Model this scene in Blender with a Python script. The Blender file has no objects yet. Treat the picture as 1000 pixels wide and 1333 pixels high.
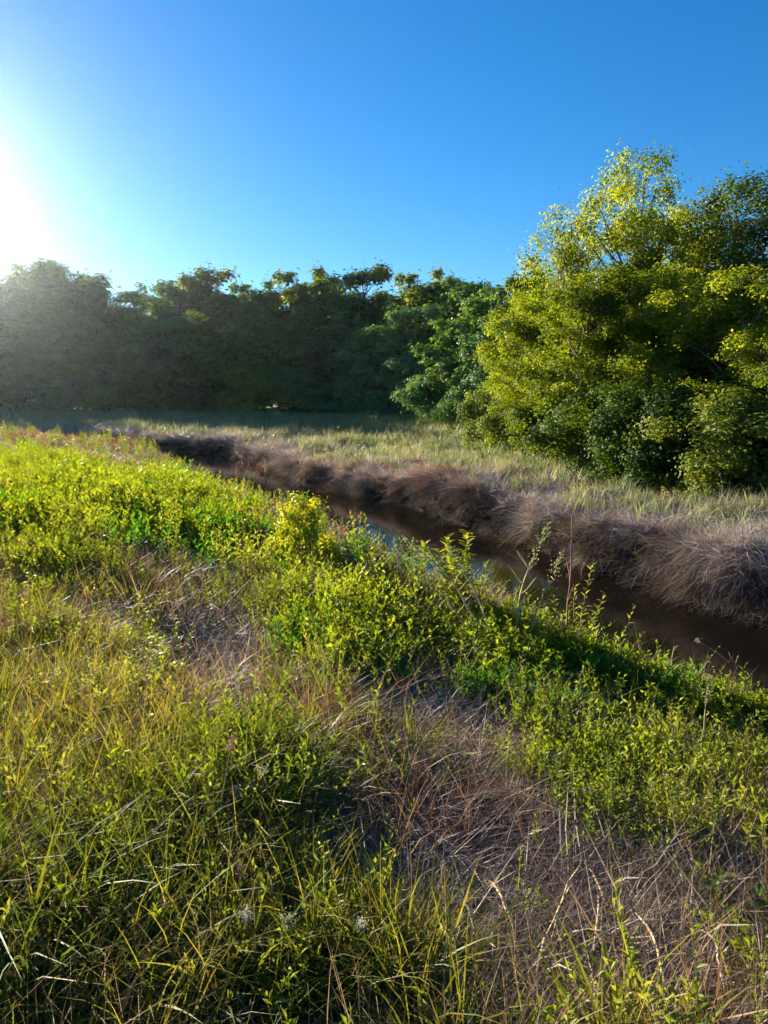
import bpy, math, random
import numpy as np
from mathutils import Vector, noise as mnoise

random.seed(7)
RNG = np.random.default_rng(11)
R = math.radians
S = bpy.context.scene
COL = S.collection

# ------------------------------------------------------------------ camera, sky, sun, exposure
F = 868.0; PITCH = R(10.0); CAMZ = 1.75
cam = bpy.data.cameras.new('camera'); camo = bpy.data.objects.new('camera', cam); COL.objects.link(camo)
cam.sensor_fit = 'VERTICAL'; cam.sensor_height = 24; cam.lens = 24 * F / 1333.0
cam.clip_start = 0.05; cam.clip_end = 2000
camo.location = (0, 0, CAMZ); camo.rotation_euler = (R(90) - PITCH, 0, 0)
S.camera = camo

SUN_EL, SUN_AZ = 14.0, -37.0            # azimuth from +Y, negative = towards -X
W = bpy.data.worlds.new('World'); S.world = W; W.use_nodes = True
wn, wl = W.node_tree.nodes, W.node_tree.links
wn.clear()
sky = wn.new('ShaderNodeTexSky'); sky.sky_type = 'NISHITA'; sky.sun_disc = False
sky.sun_elevation = R(SUN_EL); sky.sun_rotation = R(SUN_AZ)
sky.air_density = 1.0; sky.dust_density = 0.18; sky.ozone_density = 5.0; sky.altitude = 0
hsv = wn.new('ShaderNodeHueSaturation'); hsv.inputs['Saturation'].default_value = 1.2
bg = wn.new('ShaderNodeBackground'); bg.inputs['Strength'].default_value = 0.05
wo = wn.new('ShaderNodeOutputWorld')
wl.new(sky.outputs[0], hsv.inputs['Color']); wl.new(hsv.outputs[0], bg.inputs['Color']); wl.new(bg.outputs[0], wo.inputs['Surface'])
sl = bpy.data.lights.new('sun', 'SUN'); sl.energy = 5.0; sl.angle = R(0.5); sl.color = (1.0, 0.90, 0.73)
so = bpy.data.objects.new('sun', sl); COL.objects.link(so)
sd = Vector((math.sin(R(SUN_AZ)) * math.cos(R(SUN_EL)), math.cos(R(SUN_AZ)) * math.cos(R(SUN_EL)), math.sin(R(SUN_EL))))
so.rotation_euler = sd.to_track_quat('Z', 'Y').to_euler()
so.location = sd * 30
S.view_settings.view_transform = 'Standard'; S.view_settings.look = 'None'
S.view_settings.exposure = 2.0; S.view_settings.gamma = 1.0
try: S.view_settings.use_curve_mapping = False
except Exception: pass
S.cycles.max_bounces = 7; S.cycles.diffuse_bounces = 3; S.cycles.transmission_bounces = 4
S.cycles.volume_bounces = 0; S.cycles.use_adaptive_sampling = True; S.cycles.adaptive_threshold = 0.03; S.cycles.sample_clamp_indirect = 6

# ------------------------------------------------------------------ the photograph's rays (used once to find where things stand)
def ray(px, py):
    a, b, c = px - 500.0, -(py - 666.5), F
    return (a, c * math.cos(PITCH) + b * math.sin(PITCH), b * math.cos(PITCH) - c * math.sin(PITCH))
def on_plane(px, py, z):
    d = ray(px, py); t = (z - CAMZ) / d[2]
    return d[0] * t, d[1] * t
def at_depth(px, py, Y):
    d = ray(px, py); t = Y / d[1]
    return d[0] * t, Y, CAMZ + d[2] * t

# ------------------------------------------------------------------ terrain
WATER = -1.25
far_px = [(1000, 812), (860, 764), (740, 727), (640, 694), (540, 662), (470, 648), (400, 632), (340, 606), (290, 592)]
FE = [on_plane(px, py, WATER) for px, py in far_px]
FE = [(16.5, -9.0), (11.4, 1.0), (8.0, 5.4)] + FE + [(-15.0, 37.5), (-24.0, 42.0), (-60.0, 48.0), (-130.0, 60.0)]
FE = np.array(FE, float)
tg = np.gradient(FE, axis=0); tg /= np.linalg.norm(tg, axis=1)[:, None]
NRM = np.stack([tg[:, 1], -tg[:, 0]], 1)       # to the far side
HALF = 1.9
CL = FE - NRM * HALF

def sdist(x, y):
    """signed distance to the creek's middle line, positive on the far side; and arc length"""
    x = np.asarray(x, float); y = np.asarray(y, float)
    best = np.full(x.shape, 1e9); sg = np.ones(x.shape); arc = np.zeros(x.shape); s0 = 0.0
    for i in range(len(CL) - 1):
        a, b = CL[i], CL[i + 1]; d = b - a; L = math.hypot(*d)
        t = np.clip(((x - a[0]) * d[0] + (y - a[1]) * d[1]) / (L * L), 0, 1)
        qx, qy = x - a[0] - t * d[0], y - a[1] - t * d[1]
        dd = np.hypot(qx, qy)
        cr = (d[1] * qx - d[0] * qy)
        m = dd < best
        best = np.where(m, dd, best); sg = np.where(m, np.where(cr >= 0, 1.0, -1.0), sg); arc = np.where(m, s0 + t * L, arc)
        s0 += L
    return best * sg, arc

def vnoise(x, y, f, seed=0):
    """cheap smooth 2-d noise, -1..1"""
    x = np.asarray(x, float) * f + seed * 17.3; y = np.asarray(y, float) * f + seed * 5.7
    xi, yi = np.floor(x), np.floor(y); xf, yf = x - xi, y - yi
    def h(a, b):
        v = np.sin(a * 127.1 + b * 311.7 + seed * 74.7) * 43758.5453
        return v - np.floor(v)
    u, v = xf * xf * (3 - 2 * xf), yf * yf * (3 - 2 * yf)
    return ((h(xi, yi) * (1 - u) + h(xi + 1, yi) * u) * (1 - v) + (h(xi, yi + 1) * (1 - u) + h(xi + 1, yi + 1) * u) * v) * 2 - 1

def sstep(a, b, x):
    t = np.clip((x - a) / (b - a), 0, 1); return t * t * (3 - 2 * t)

def ground_z(x, y):
    d, s = sdist(x, y)
    w = d + 0.22 * vnoise(s, s * 0, 0.6, 3)
    near = -0.5 * sstep(7.5, 2.9, -w) - 0.9 * sstep(2.8, 1.45, -w) - 0.6 * sstep(1.8, 0.5, -w)
    far = -0.52 - 0.16 * sstep(4.5, 2.4, w) - 0.72 * sstep(2.35, 1.85, w) - 0.5 * sstep(1.8, 0.5, w)
    z = np.where(w < 0, near, far)
    bump = 0.06 * vnoise(x, y, 0.9, 1) + 0.03 * vnoise(x, y, 2.7, 2) + 0.12 * vnoise(x, y, 0.22, 5) * sstep(3, 9, np.hypot(x, y))
    bank = 0.13 * vnoise(s, w, 0.9, 8) * sstep(1.6, 2.6, w) * sstep(6, 3.5, w)
    return z + bump * sstep(1.2, 2.6, np.abs(w)) + bank
def gz(x, y): return float(ground_z(np.array([x]), np.array([y]))[0])
def on_ground(px, py):
    z = -0.2
    for _ in range(12):
        x, y = on_plane(px, py, z); z = 0.5 * z + 0.5 * gz(x, y)
    x, y = on_plane(px, py, z)
    return x, y, gz(x, y)

# ------------------------------------------------------------------ materials
def nt(m):
    m.use_nodes = True; n = m.node_tree.nodes; n.clear(); return n, m.node_tree.links
def leaf_mat(name, cols, trans=0.45, tcol=(1.5, 1.35, 0.5), base=None, rough=0.5, spec=0.15, drift=0.8):
    """cols: colours picked by each plant's own random number; 'tone' varies blade by blade; base: colour of the foot of a blade"""
    m = bpy.data.materials.new(name); n, l = nt(m)
    out = n.new('ShaderNodeOutputMaterial')
    oi = n.new('ShaderNodeObjectInfo'); at = n.new('ShaderNodeAttribute'); at.attribute_name = 'tone'
    add = n.new('ShaderNodeMath'); add.operation = 'MULTIPLY_ADD'; add.inputs[1].default_value = 0.45
    sc = n.new('ShaderNodeMath'); sc.operation = 'MULTIPLY'; sc.inputs[1].default_value = 0.55
    ar = n.new('ShaderNodeAttribute'); ar.attribute_name = 'own'; sm = n.new('ShaderNodeMath'); sm.operation = 'ADD'; fr = n.new('ShaderNodeMath'); fr.operation = 'FRACT'
    l.new(oi.outputs['Random'], sm.inputs[0]); l.new(ar.outputs['Fac'], sm.inputs[1]); l.new(sm.outputs[0], fr.inputs[0])
    l.new(fr.outputs[0], sc.inputs[0]); l.new(at.outputs['Fac'], add.inputs[0]); l.new(sc.outputs[0], add.inputs[2])
    gp = n.new('ShaderNodeNewGeometry'); dn = n.new('ShaderNodeTexNoise'); dn.inputs['Scale'].default_value = drift; dn.inputs['Detail'].default_value = 2
    l.new(gp.outputs['Position'], dn.inputs[0])
    dm = n.new('ShaderNodeMath'); dm.operation = 'MULTIPLY_ADD'; dm.inputs[1].default_value = 1.7; dm.inputs[2].default_value = -0.85
    ad = n.new('ShaderNodeMath'); ad.operation = 'ADD'; ad.use_clamp = True
    l.new(dn.outputs[0], dm.inputs[0]); l.new(dm.outputs[0], ad.inputs[0]); l.new(add.outputs[0], ad.inputs[1])
    rp = n.new('ShaderNodeValToRGB'); l.new(ad.outputs[0], rp.inputs[0])
    els = rp.color_ramp.elements
    while len(els) > 1: els.remove(els[-1])
    els[0].position = 0.0; els[0].color = (*cols[0], 1)
    for i, c in enumerate(cols[1:], 1):
        e = els.new(i / (len(cols) - 1)); e.color = (*c, 1)
    col = rp.outputs[0]
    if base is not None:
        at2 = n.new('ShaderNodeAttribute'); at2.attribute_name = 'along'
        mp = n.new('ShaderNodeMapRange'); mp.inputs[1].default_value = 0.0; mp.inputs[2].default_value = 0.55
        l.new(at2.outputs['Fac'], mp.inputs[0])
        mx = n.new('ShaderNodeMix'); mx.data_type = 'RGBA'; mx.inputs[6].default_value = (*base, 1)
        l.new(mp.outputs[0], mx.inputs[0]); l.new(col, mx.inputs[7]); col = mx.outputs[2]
    p = n.new('ShaderNodeBsdfPrincipled'); p.inputs['Roughness'].default_value = rough
    p.inputs['Specular IOR Level'].default_value = spec
    l.new(col, p.inputs['Base Color'])
    tr = n.new('ShaderNodeBsdfTranslucent'); mu = n.new('ShaderNodeMix'); mu.data_type = 'RGBA'; mu.blend_type = 'MULTIPLY'
    mu.inputs[0].default_value = 1; mu.inputs[7].default_value = (*tcol, 1); l.new(col, mu.inputs[6]); l.new(mu.outputs[2], tr.inputs[0])
    ms = n.new('ShaderNodeMixShader'); ms.inputs[0].default_value = trans
    l.new(p.outputs[0], ms.inputs[1]); l.new(tr.outputs[0], ms.inputs[2]); l.new(ms.outputs[0], out.inputs[0])
    return m
def bark_mat(name, c1, c2, scale=9):
    m = bpy.data.materials.new(name); n, l = nt(m)
    out = n.new('ShaderNodeOutputMaterial'); p = n.new('ShaderNodeBsdfPrincipled'); p.inputs['Roughness'].default_value = 0.85
    tc = n.new('ShaderNodeTexCoord'); mp = n.new('ShaderNodeMapping'); mp.inputs['Scale'].default_value = (1, 1, 0.25)
    no = n.new('ShaderNodeTexNoise'); no.inputs['Scale'].default_value = scale; no.inputs['Detail'].default_value = 5
    rp = n.new('ShaderNodeValToRGB'); rp.color_ramp.elements[0].color = (*c1, 1); rp.color_ramp.elements[1].color = (*c2, 1)
    rp.color_ramp.elements[0].position = 0.35; rp.color_ramp.elements[1].position = 0.65
    bu = n.new('ShaderNodeBump'); bu.inputs['Strength'].default_value = 0.6; bu.inputs['Distance'].default_value = 0.03
    l.new(tc.outputs['Object'], mp.inputs[0]); l.new(mp.outputs[0], no.inputs[0]); l.new(no.outputs[0], rp.inputs[0])
    l.new(rp.outputs[0], p.inputs['Base Color']); l.new(no.outputs[0], bu.inputs['Height']); l.new(bu.outputs[0], p.inputs['Normal'])
    l.new(p.outputs[0], out.inputs[0]); return m

YG = [(0.075, 0.11, 0.010), (0.14, 0.18, 0.012), (0.19, 0.23, 0.018), (0.25, 0.26, 0.04)]
M = {}
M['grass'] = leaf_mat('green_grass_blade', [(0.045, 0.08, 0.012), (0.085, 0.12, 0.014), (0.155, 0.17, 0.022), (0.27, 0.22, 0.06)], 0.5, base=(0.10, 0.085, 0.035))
M['dry'] = leaf_mat('dry_straw_blade', [(0.15, 0.085, 0.05), (0.23, 0.14, 0.075), (0.30, 0.20, 0.11), (0.38, 0.29, 0.18)], 0.35, tcol=(1.2, 1.0, 0.75))
M['red'] = leaf_mat('russet_dry_blade', [(0.17, 0.08, 0.055), (0.27, 0.13, 0.08), (0.36, 0.19, 0.12), (0.42, 0.29, 0.19)], 0.3, tcol=(1.25, 1.0, 0.7))
M['purple'] = leaf_mat('mauve_grey_dead_grass', [(0.14, 0.125, 0.135), (0.26, 0.235, 0.255), (0.40, 0.365, 0.375), (0.56, 0.50, 0.45)], 0.3, tcol=(1.15, 1.0, 0.85))
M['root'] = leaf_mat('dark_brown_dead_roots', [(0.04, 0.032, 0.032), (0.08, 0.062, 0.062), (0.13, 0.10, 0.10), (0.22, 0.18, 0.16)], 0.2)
M['thatch'] = leaf_mat('grey_flattened_straw', [(0.09, 0.065, 0.056), (0.16, 0.12, 0.10), (0.25, 0.19, 0.155), (0.42, 0.33, 0.24)], 0.25, tcol=(1.1, 1.0, 0.85))
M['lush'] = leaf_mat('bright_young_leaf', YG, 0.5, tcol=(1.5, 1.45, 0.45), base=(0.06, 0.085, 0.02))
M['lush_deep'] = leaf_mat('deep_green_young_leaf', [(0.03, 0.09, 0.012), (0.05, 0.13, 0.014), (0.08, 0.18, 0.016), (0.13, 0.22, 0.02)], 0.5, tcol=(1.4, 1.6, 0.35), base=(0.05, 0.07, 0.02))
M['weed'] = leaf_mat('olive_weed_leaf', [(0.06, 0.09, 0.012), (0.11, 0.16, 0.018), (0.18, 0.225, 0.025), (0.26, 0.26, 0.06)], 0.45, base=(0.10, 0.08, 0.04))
M['pale'] = leaf_mat('pale_meadow_grass', [(0.10, 0.14, 0.06), (0.17, 0.21, 0.09), (0.26, 0.27, 0.14), (0.38, 0.33, 0.22)], 0.4, tcol=(1.2, 1.15, 0.7))
M['tree_dark'] = leaf_mat('dark_tree_leaf', [(0.06, 0.12, 0.03), (0.09, 0.17, 0.04), (0.14, 0.23, 0.05), (0.21, 0.29, 0.07)], 0.3, spec=.12, rough=.6, tcol=(1.5, 1.5, 0.5))
M['tree_blue'] = leaf_mat('blue_green_tree_leaf', [(0.06, 0.13, 0.06), (0.10, 0.19, 0.075), (0.14, 0.24, 0.09), (0.19, 0.30, 0.11)], 0.3, spec=.12, rough=.6, tcol=(1.4, 1.4, 0.6))
M['tree_warm'] = leaf_mat('olive_tree_leaf', [(0.05, 0.09, 0.014), (0.09, 0.14, 0.018), (0.15, 0.19, 0.025), (0.20, 0.22, 0.04)], 0.4, spec=.12, rough=.6, tcol=(1.5, 1.35, 0.4))
M['tree_yel'] = leaf_mat('yellow_green_tree_leaf', [(0.09, 0.13, 0.010), (0.14, 0.19, 0.014), (0.21, 0.255, 0.02), (0.29, 0.31, 0.05)], 0.55, spec=.12, rough=.6, tcol=(1.5, 1.4, 0.35))
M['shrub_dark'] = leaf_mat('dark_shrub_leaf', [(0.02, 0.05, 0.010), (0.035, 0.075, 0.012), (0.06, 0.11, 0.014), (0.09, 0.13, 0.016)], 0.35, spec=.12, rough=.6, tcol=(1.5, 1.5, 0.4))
M['bark'] = bark_mat('grey_brown_bark', (0.05, 0.04, 0.03), (0.16, 0.13, 0.10))
M['bark_pale'] = bark_mat('pale_grey_bark', (0.14, 0.12, 0.10), (0.36, 0.32, 0.27))
M['stem'] = bark_mat('brown_weed_stem', (0.10, 0.07, 0.04), (0.22, 0.16, 0.09), 30)
M['stem_green'] = bark_mat('green_weed_stem', (0.08, 0.10, 0.025), (0.16, 0.17, 0.05), 30)
M['stem_red'] = bark_mat('reddish_dead_stem', (0.14, 0.06, 0.04), (0.28, 0.14, 0.09), 30)
M['stem_straw'] = bark_mat('straw_coloured_stem', (0.30, 0.21, 0.10), (0.46, 0.36, 0.20), 30)
M['fluff'] = leaf_mat('white_flower_fluff', [(0.45, 0.43, 0.34), (0.55, 0.53, 0.44), (0.65, 0.62, 0.52)], 0.35, tcol=(1, 1, 0.9))
M['pink'] = leaf_mat('dusty_pink_seed_head', [(0.22, 0.10, 0.09), (0.34, 0.17, 0.15), (0.42, 0.26, 0.22)], 0.3, tcol=(1.1, 1, 0.9))
M['yellow'] = leaf_mat('yellow_leaf', [(0.24, 0.27, 0.02), (0.30, 0.32, 0.025), (0.34, 0.33, 0.04)], 0.5, tcol=(1.4, 1.35, 0.4))

def ground_mat():
    m = bpy.data.materials.new('litter_covered_soil'); n, l = nt(m)
    out = n.new('ShaderNodeOutputMaterial'); p = n.new('ShaderNodeBsdfPrincipled'); p.inputs['Roughness'].default_value = 0.95
    p.inputs['Specular IOR Level'].default_value = 0.1
    g = n.new('ShaderNodeNewGeometry')
    n1 = n.new('ShaderNodeTexNoise'); n1.inputs['Scale'].default_value = 1.3; n1.inputs['Detail'].default_value = 4
    ro = n.new('ShaderNodeVectorRotate'); ro.inputs['Angle'].default_value = 0.5; st = n.new('ShaderNodeMapping'); st.inputs['Scale'].default_value = (0.12, 1, 1)
    n0 = n.new('ShaderNodeTexNoise'); n0.inputs['Scale'].default_value = 2.5; av = n.new('ShaderNodeMapRange'); av.inputs[3].default_value = -1.2; av.inputs[4].default_value = 2.2
    l.new(g.outputs['Position'], n0.inputs[0]); l.new(n0.outputs[0], av.inputs[0]); l.new(av.outputs[0], ro.inputs['Angle'])
    l.new(g.outputs['Position'], ro.inputs['Vector']); l.new(ro.outputs[0], st.inputs[0])
    n2 = n.new('ShaderNodeTexNoise'); n2.inputs['Scale'].default_value = 90; n2.inputs['Detail'].default_value = 5
    r1 = n.new('ShaderNodeValToRGB'); e = r1.color_ramp.elements
    e[0].position = 0.36; e[0].color = (0.04, 0.03, 0.026, 1); e[1].position = 0.68; e[1].color = (0.28, 0.20, 0.16, 1)
    x = e.new(0.5); x.color = (0.13, 0.095, 0.075, 1)
    r2 = n.new('ShaderNodeValToRGB'); e = r2.color_ramp.elements
    e[0].position = 0.42; e[0].color = (0, 0, 0, 1); e[1].position = 0.6; e[1].color = (0.5, 0.5, 0.5, 1)
    mx = n.new('ShaderNodeMix'); mx.data_type = 'RGBA'; mx.inputs[7].default_value = (0.035, 0.05, 0.016, 1)
    l.new(g.outputs['Position'], n1.inputs[0]); l.new(st.outputs[0], n2.inputs[0])
    l.new(n2.outputs[0], r1.inputs[0]); l.new(n1.outputs[0], r2.inputs[0]); l.new(r2.outputs[0], mx.inputs[0]); l.new(r1.outputs[0], mx.inputs[6])
    sx = n.new('ShaderNodeSeparateXYZ'); l.new(g.outputs['Position'], sx.inputs[0]); mud_shade_map = n.new('ShaderNodeMapRange')
    mud_shade_map.inputs[1].default_value = -0.9; mud_shade_map.inputs[2].default_value = -0.62; l.new(sx.outputs[2], mud_shade_map.inputs[0])
    ln = n.new('ShaderNodeMapRange'); ln.inputs[1].default_value = 16; ln.inputs[2].default_value = 34; l.new(sx.outputs[1], ln.inputs[0])
    n3 = n.new('ShaderNodeTexNoise'); n3.inputs['Scale'].default_value = 0.6; n3.inputs['Detail'].default_value = 6; l.new(g.outputs['Position'], n3.inputs[0])
    r3 = n.new('ShaderNodeValToRGB'); e = r3.color_ramp.elements; e[0].position = .35; e[0].color = (0.13, 0.16, 0.07, 1); e[1].position = .65; e[1].color = (0.32, 0.27, 0.17, 1); l.new(n3.outputs[0], r3.inputs[0])
    fm = n.new('ShaderNodeMix'); fm.data_type = 'RGBA'; l.new(ln.outputs[0], fm.inputs[0]); l.new(mx.outputs[2], fm.inputs[6]); l.new(r3.outputs[0], fm.inputs[7]); mx = fm
    mud_shade = n.new('ShaderNodeMix'); mud_shade.data_type = 'RGBA'; mud_shade.inputs[6].default_value = (0.014, 0.010, 0.008, 1); l.new(mud_shade_map.outputs[0], mud_shade.inputs[0]); l.new(mx.outputs[2], mud_shade.inputs[7])  # low bank darkened by height: wet mud plus the lip's shadow in the colour
    l.new(mud_shade.outputs[2], p.inputs['Base Color'])
    bu = n.new('ShaderNodeBump'); bu.inputs['Strength'].default_value = 0.8; bu.inputs['Distance'].default_value = 0.02
    l.new(n2.outputs[0], bu.inputs['Height']); l.new(bu.outputs[0], p.inputs['Normal']); l.new(p.outputs[0], out.inputs[0])
    return m
def water_mat():
    m = bpy.data.materials.new('dark_still_water'); n, l = nt(m)
    out = n.new('ShaderNodeOutputMaterial'); p = n.new('ShaderNodeBsdfPrincipled')
    p.inputs['Base Color'].default_value = (0.006, 0.005, 0.004, 1); p.inputs['Roughness'].default_value = 0.02; p.inputs['IOR'].default_value = 1.33
    p.inputs['Specular IOR Level'].default_value = 0.3
    g = n.new('ShaderNodeNewGeometry'); mp = n.new('ShaderNodeMapping'); mp.inputs['Scale'].default_value = (1, 1, 1)
    no = n.new('ShaderNodeTexNoise'); no.inputs['Scale'].default_value = 5; no.inputs['Detail'].default_value = 3
    bu = n.new('ShaderNodeBump'); bu.inputs['Strength'].default_value = 0.10; bu.inputs['Distance'].default_value = 0.03
    l.new(g.outputs['Position'], mp.inputs[0]); l.new(mp.outputs[0], no.inputs[0]); l.new(no.outputs[0], bu.inputs['Height'])
    l.new(bu.outputs[0], p.inputs['Normal']); l.new(p.outputs[0], out.inputs[0]); return m
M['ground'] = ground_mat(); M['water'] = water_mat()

# ------------------------------------------------------------------ mesh helpers
def raw_mesh(name, V, tris, mat, tone=None, along=None, smooth=False):
    V = np.asarray(V, np.float32).reshape(-1, 3); T = np.asarray(tris, np.int32).reshape(-1, 3)
    me = bpy.data.meshes.new(name)
    me.vertices.add(len(V)); me.vertices.foreach_set('co', V.ravel())
    me.loops.add(T.size); me.loops.foreach_set('vertex_index', T.ravel())
    me.polygons.add(len(T)); me.polygons.foreach_set('loop_start', np.arange(0, T.size, 3, dtype=np.int32))
    if smooth: me.polygons.foreach_set('use_smooth', np.ones(len(T), bool))
    me.update(calc_edges=True)
    if tone is not None:
        a = me.attributes.new('tone', 'FLOAT', 'POINT'); a.data.foreach_set('value', np.asarray(tone, np.float32))
    if along is not None:
        a = me.attributes.new('along', 'FLOAT', 'POINT'); a.data.foreach_set('value', np.asarray(along, np.float32))
    me.materials.append(mat); return me

class Soup:
    def __init__(s): s.v = []; s.t = []; s.tone = []; s.al = []; s.n = 0
    def add(s, V, T, tone, al):
        s.v.append(V.reshape(-1, 3)); s.t.append(T.reshape(-1, 3) + s.n); s.tone.append(np.ravel(tone)); s.al.append(np.ravel(al)); s.n += len(s.v[-1])
    def mesh(s, name, mat, smooth=False):
        return raw_mesh(name, np.concatenate(s.v), np.concatenate(s.t), mat, np.concatenate(s.tone), np.concatenate(s.al), smooth)

def blades(sp, rng, n, rad, h, w, lean=0.35, droop=0.4, segs=4, pos=None, az=None, tone=None, kink=0.0, flat=1.0):
    """n tapering ribbons; h, w = (min, max); lean 0..; droop bends the tip over"""
    if pos is None:
        a = rng.uniform(0, 6.283, n); r = rad * np.sqrt(rng.uniform(0, 1, n)); pos = np.stack([r * np.cos(a), r * np.sin(a), np.zeros(n)], 1)
    if az is None: az = rng.uniform(0, 6.283, n)
    H = rng.uniform(h[0], h[1], n); Wd = rng.uniform(w[0], w[1], n)
    ln = lean * rng.uniform(0.3, 1.5, n); dr = droop * rng.uniform(0.2, 1.6, n)
    t = np.linspace(0, 1, segs + 1)
    out = H[:, None] * (ln[:, None] * t + dr[:, None] * t ** 2.2)
    up = H[:, None] * (t * np.sqrt(np.maximum(0.05, 1 - np.minimum(ln, .9) ** 2))[:, None] - 0.55 * dr[:, None] * t ** 3) * flat
    dx, dy = np.cos(az)[:, None], np.sin(az)[:, None]
    sw = rng.normal(0, kink, (n, 1)) * H[:, None] * np.sin(t * 5 + rng.uniform(0, 6, (n, 1)))
    P = np.stack([pos[:, :1] + dx * out - dy * sw, pos[:, 1:2] + dy * out + dx * sw, pos[:, 2:3] + up], 2)
    wa = az + 1.57 + rng.normal(0, 0.7, n)
    wv = np.stack([np.cos(wa), np.sin(wa), rng.normal(0, .3, n)], 1)[:, None, :]
    ww = (Wd[:, None] * (1 - t ** 1.6) * (0.6 + 0.8 * np.minimum(t * 4, 1) * (1 - .4 * t)))[:, :, None] * 0.5
    L, Rr = P - wv * ww, P + wv * ww
    V = np.concatenate([np.stack([L[:, :-1], Rr[:, :-1]], 2).reshape(n, -1, 3), P[:, -1:]], 1)   # 2*segs + 1
    k = 2 * segs + 1; T = []
    for i in range(segs - 1): T += [[2 * i, 2 * i + 1, 2 * i + 3], [2 * i, 2 * i + 3, 2 * i + 2]]
    T.append([2 * segs - 2, 2 * segs - 1, 2 * segs])
    T = np.array(T)[None] + (np.arange(n) * k)[:, None, None]
    tn = rng.uniform(0, 1, n) if tone is None else np.full(n, tone) + rng.normal(0, .1, n)
    al = np.concatenate([np.repeat(t[:-1], 2), [1.0]])
    sp.add(V, T, np.repeat(np.clip(tn, 0, 1), k), np.tile(al, n))
    return P

def leaves(sp, rng, C, D, length, width, tone=None, up=None, fold=0.25, al=1.0):
    """folded rhombus leaves: C base points, D unit directions"""
    n = len(C); length = np.broadcast_to(length, n)[:, None]; width = np.broadcast_to(width, n)[:, None]
    U = rng.normal(0, 1, (n, 3)) * 0.7 + np.array([0, 0, 1.0]) if up is None else up
    X = np.cross(D, U); X /= np.linalg.norm(X, axis=1)[:, None] + 1e-9
    N = np.cross(X, D)
    mid = C + D * length * 0.45 + N * width * fold
    tip = C + D * length - np.array([0, 0, 1.0]) * length * 0.12
    V = np.stack([C, mid - X * width * .5, tip, mid + X * width * .5], 1)
    b = (np.arange(n) * 4)[:, None, None]
    T = np.array([[0, 1, 2], [0, 2, 3]])[None] + b
    tn = rng.uniform(0, 1, n) if tone is None else np.clip(tone + rng.normal(0, .12, n), 0, 1)
    sp.add(V, T, np.repeat(tn, 4), np.full(n * 4, al))

def unit(v): return v / (np.linalg.norm(v, axis=-1, keepdims=True) + 1e-9)

def tube(sp, P, r, sides=5, tone=0.5):
    P = np.asarray(P, float); r = np.asarray(r, float); n = len(P)
    tan = unit(np.gradient(P, axis=0)); ref = np.array([0.3, 0.9, 0.1])
    X = unit(np.cross(tan, ref)); Y = np.cross(tan, X)
    a = np.linspace(0, 2 * math.pi, sides, endpoint=False)
    V = P[:, None] + r[:, None, None] * (np.cos(a)[None, :, None] * X[:, None] + np.sin(a)[None, :, None] * Y[:, None])
    T = []
    for i in range(n - 1):
        for j in range(sides):
            k = (j + 1) % sides
            T += [[i * sides + j, i * sides + k, (i + 1) * sides + k], [i * sides + j, (i + 1) * sides + k, (i + 1) * sides + j]]
    sp.add(V, np.array(T), np.full(n * sides, tone), np.repeat(np.linspace(0, 1, n), sides))

def obj(name, me, parent=None, loc=None):
    o = bpy.data.objects.new(name, me); COL.objects.link(o)
    if parent is not None: o.parent = parent
    if loc is not None: o.location = loc
    return o
def thing(name, label, cat, loc=(0, 0, 0), rz=0.0, group=None, scale=None):
    o = bpy.data.objects.new(name, None); COL.objects.link(o); o.empty_display_size = 0.1
    o.location = loc; o.rotation_euler = (0, 0, rz)
    if scale is not None: o.scale = scale
    o['label'] = label; o['category'] = cat
    if group: o['group'] = group
    return o

# ------------------------------------------------------------------ ground and water
def build_ground():
    nx, ny = 330, 420
    u = np.linspace(-1, 1, nx); X = np.sign(u) * (26 * np.abs(u) + 274 * np.abs(u) ** 7)
    v = np.linspace(0, 1, ny); Y = -60 * (1 - np.clip(v / 0.06, 0, 1)) + np.where(v > .06, 48 * ((v - .06) / .94) ** 1.35 + 252 * ((v - .06) / .94) ** 14, 0)
    XX, YY = np.meshgrid(X, Y); XX = XX.ravel() + 0 ; YY = YY.ravel()
    Z = ground_z(XX, YY)
    i = np.arange(nx * ny).reshape(ny, nx); a, b, c, d = i[:-1, :-1].ravel(), i[:-1, 1:].ravel(), i[1:, 1:].ravel(), i[1:, :-1].ravel()
    T = np.concatenate([np.stack([a, b, c], 1), np.stack([a, c, d], 1)])
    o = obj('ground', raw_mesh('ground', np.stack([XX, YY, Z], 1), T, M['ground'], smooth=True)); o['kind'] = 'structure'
    o['label'] = 'gently sloping meadow soil with the creek bed cut into it'
build_ground()
def build_water():
    A = CL - NRM * 2.9; B = CL + NRM * 2.9
    V = np.concatenate([np.c_[A, np.full(len(A), WATER)], np.c_[B, np.full(len(B), WATER)]]); n = len(A)
    T = []
    for i in range(n - 1): T += [[i, i + n, i + n + 1], [i, i + n + 1, i + 1]]
    o = obj('creek_water', raw_mesh('creek_water', V, T, M['water'])); o['kind'] = 'structure'
    o['label'] = 'dark narrow creek water between the grassy banks'
build_water()

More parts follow.
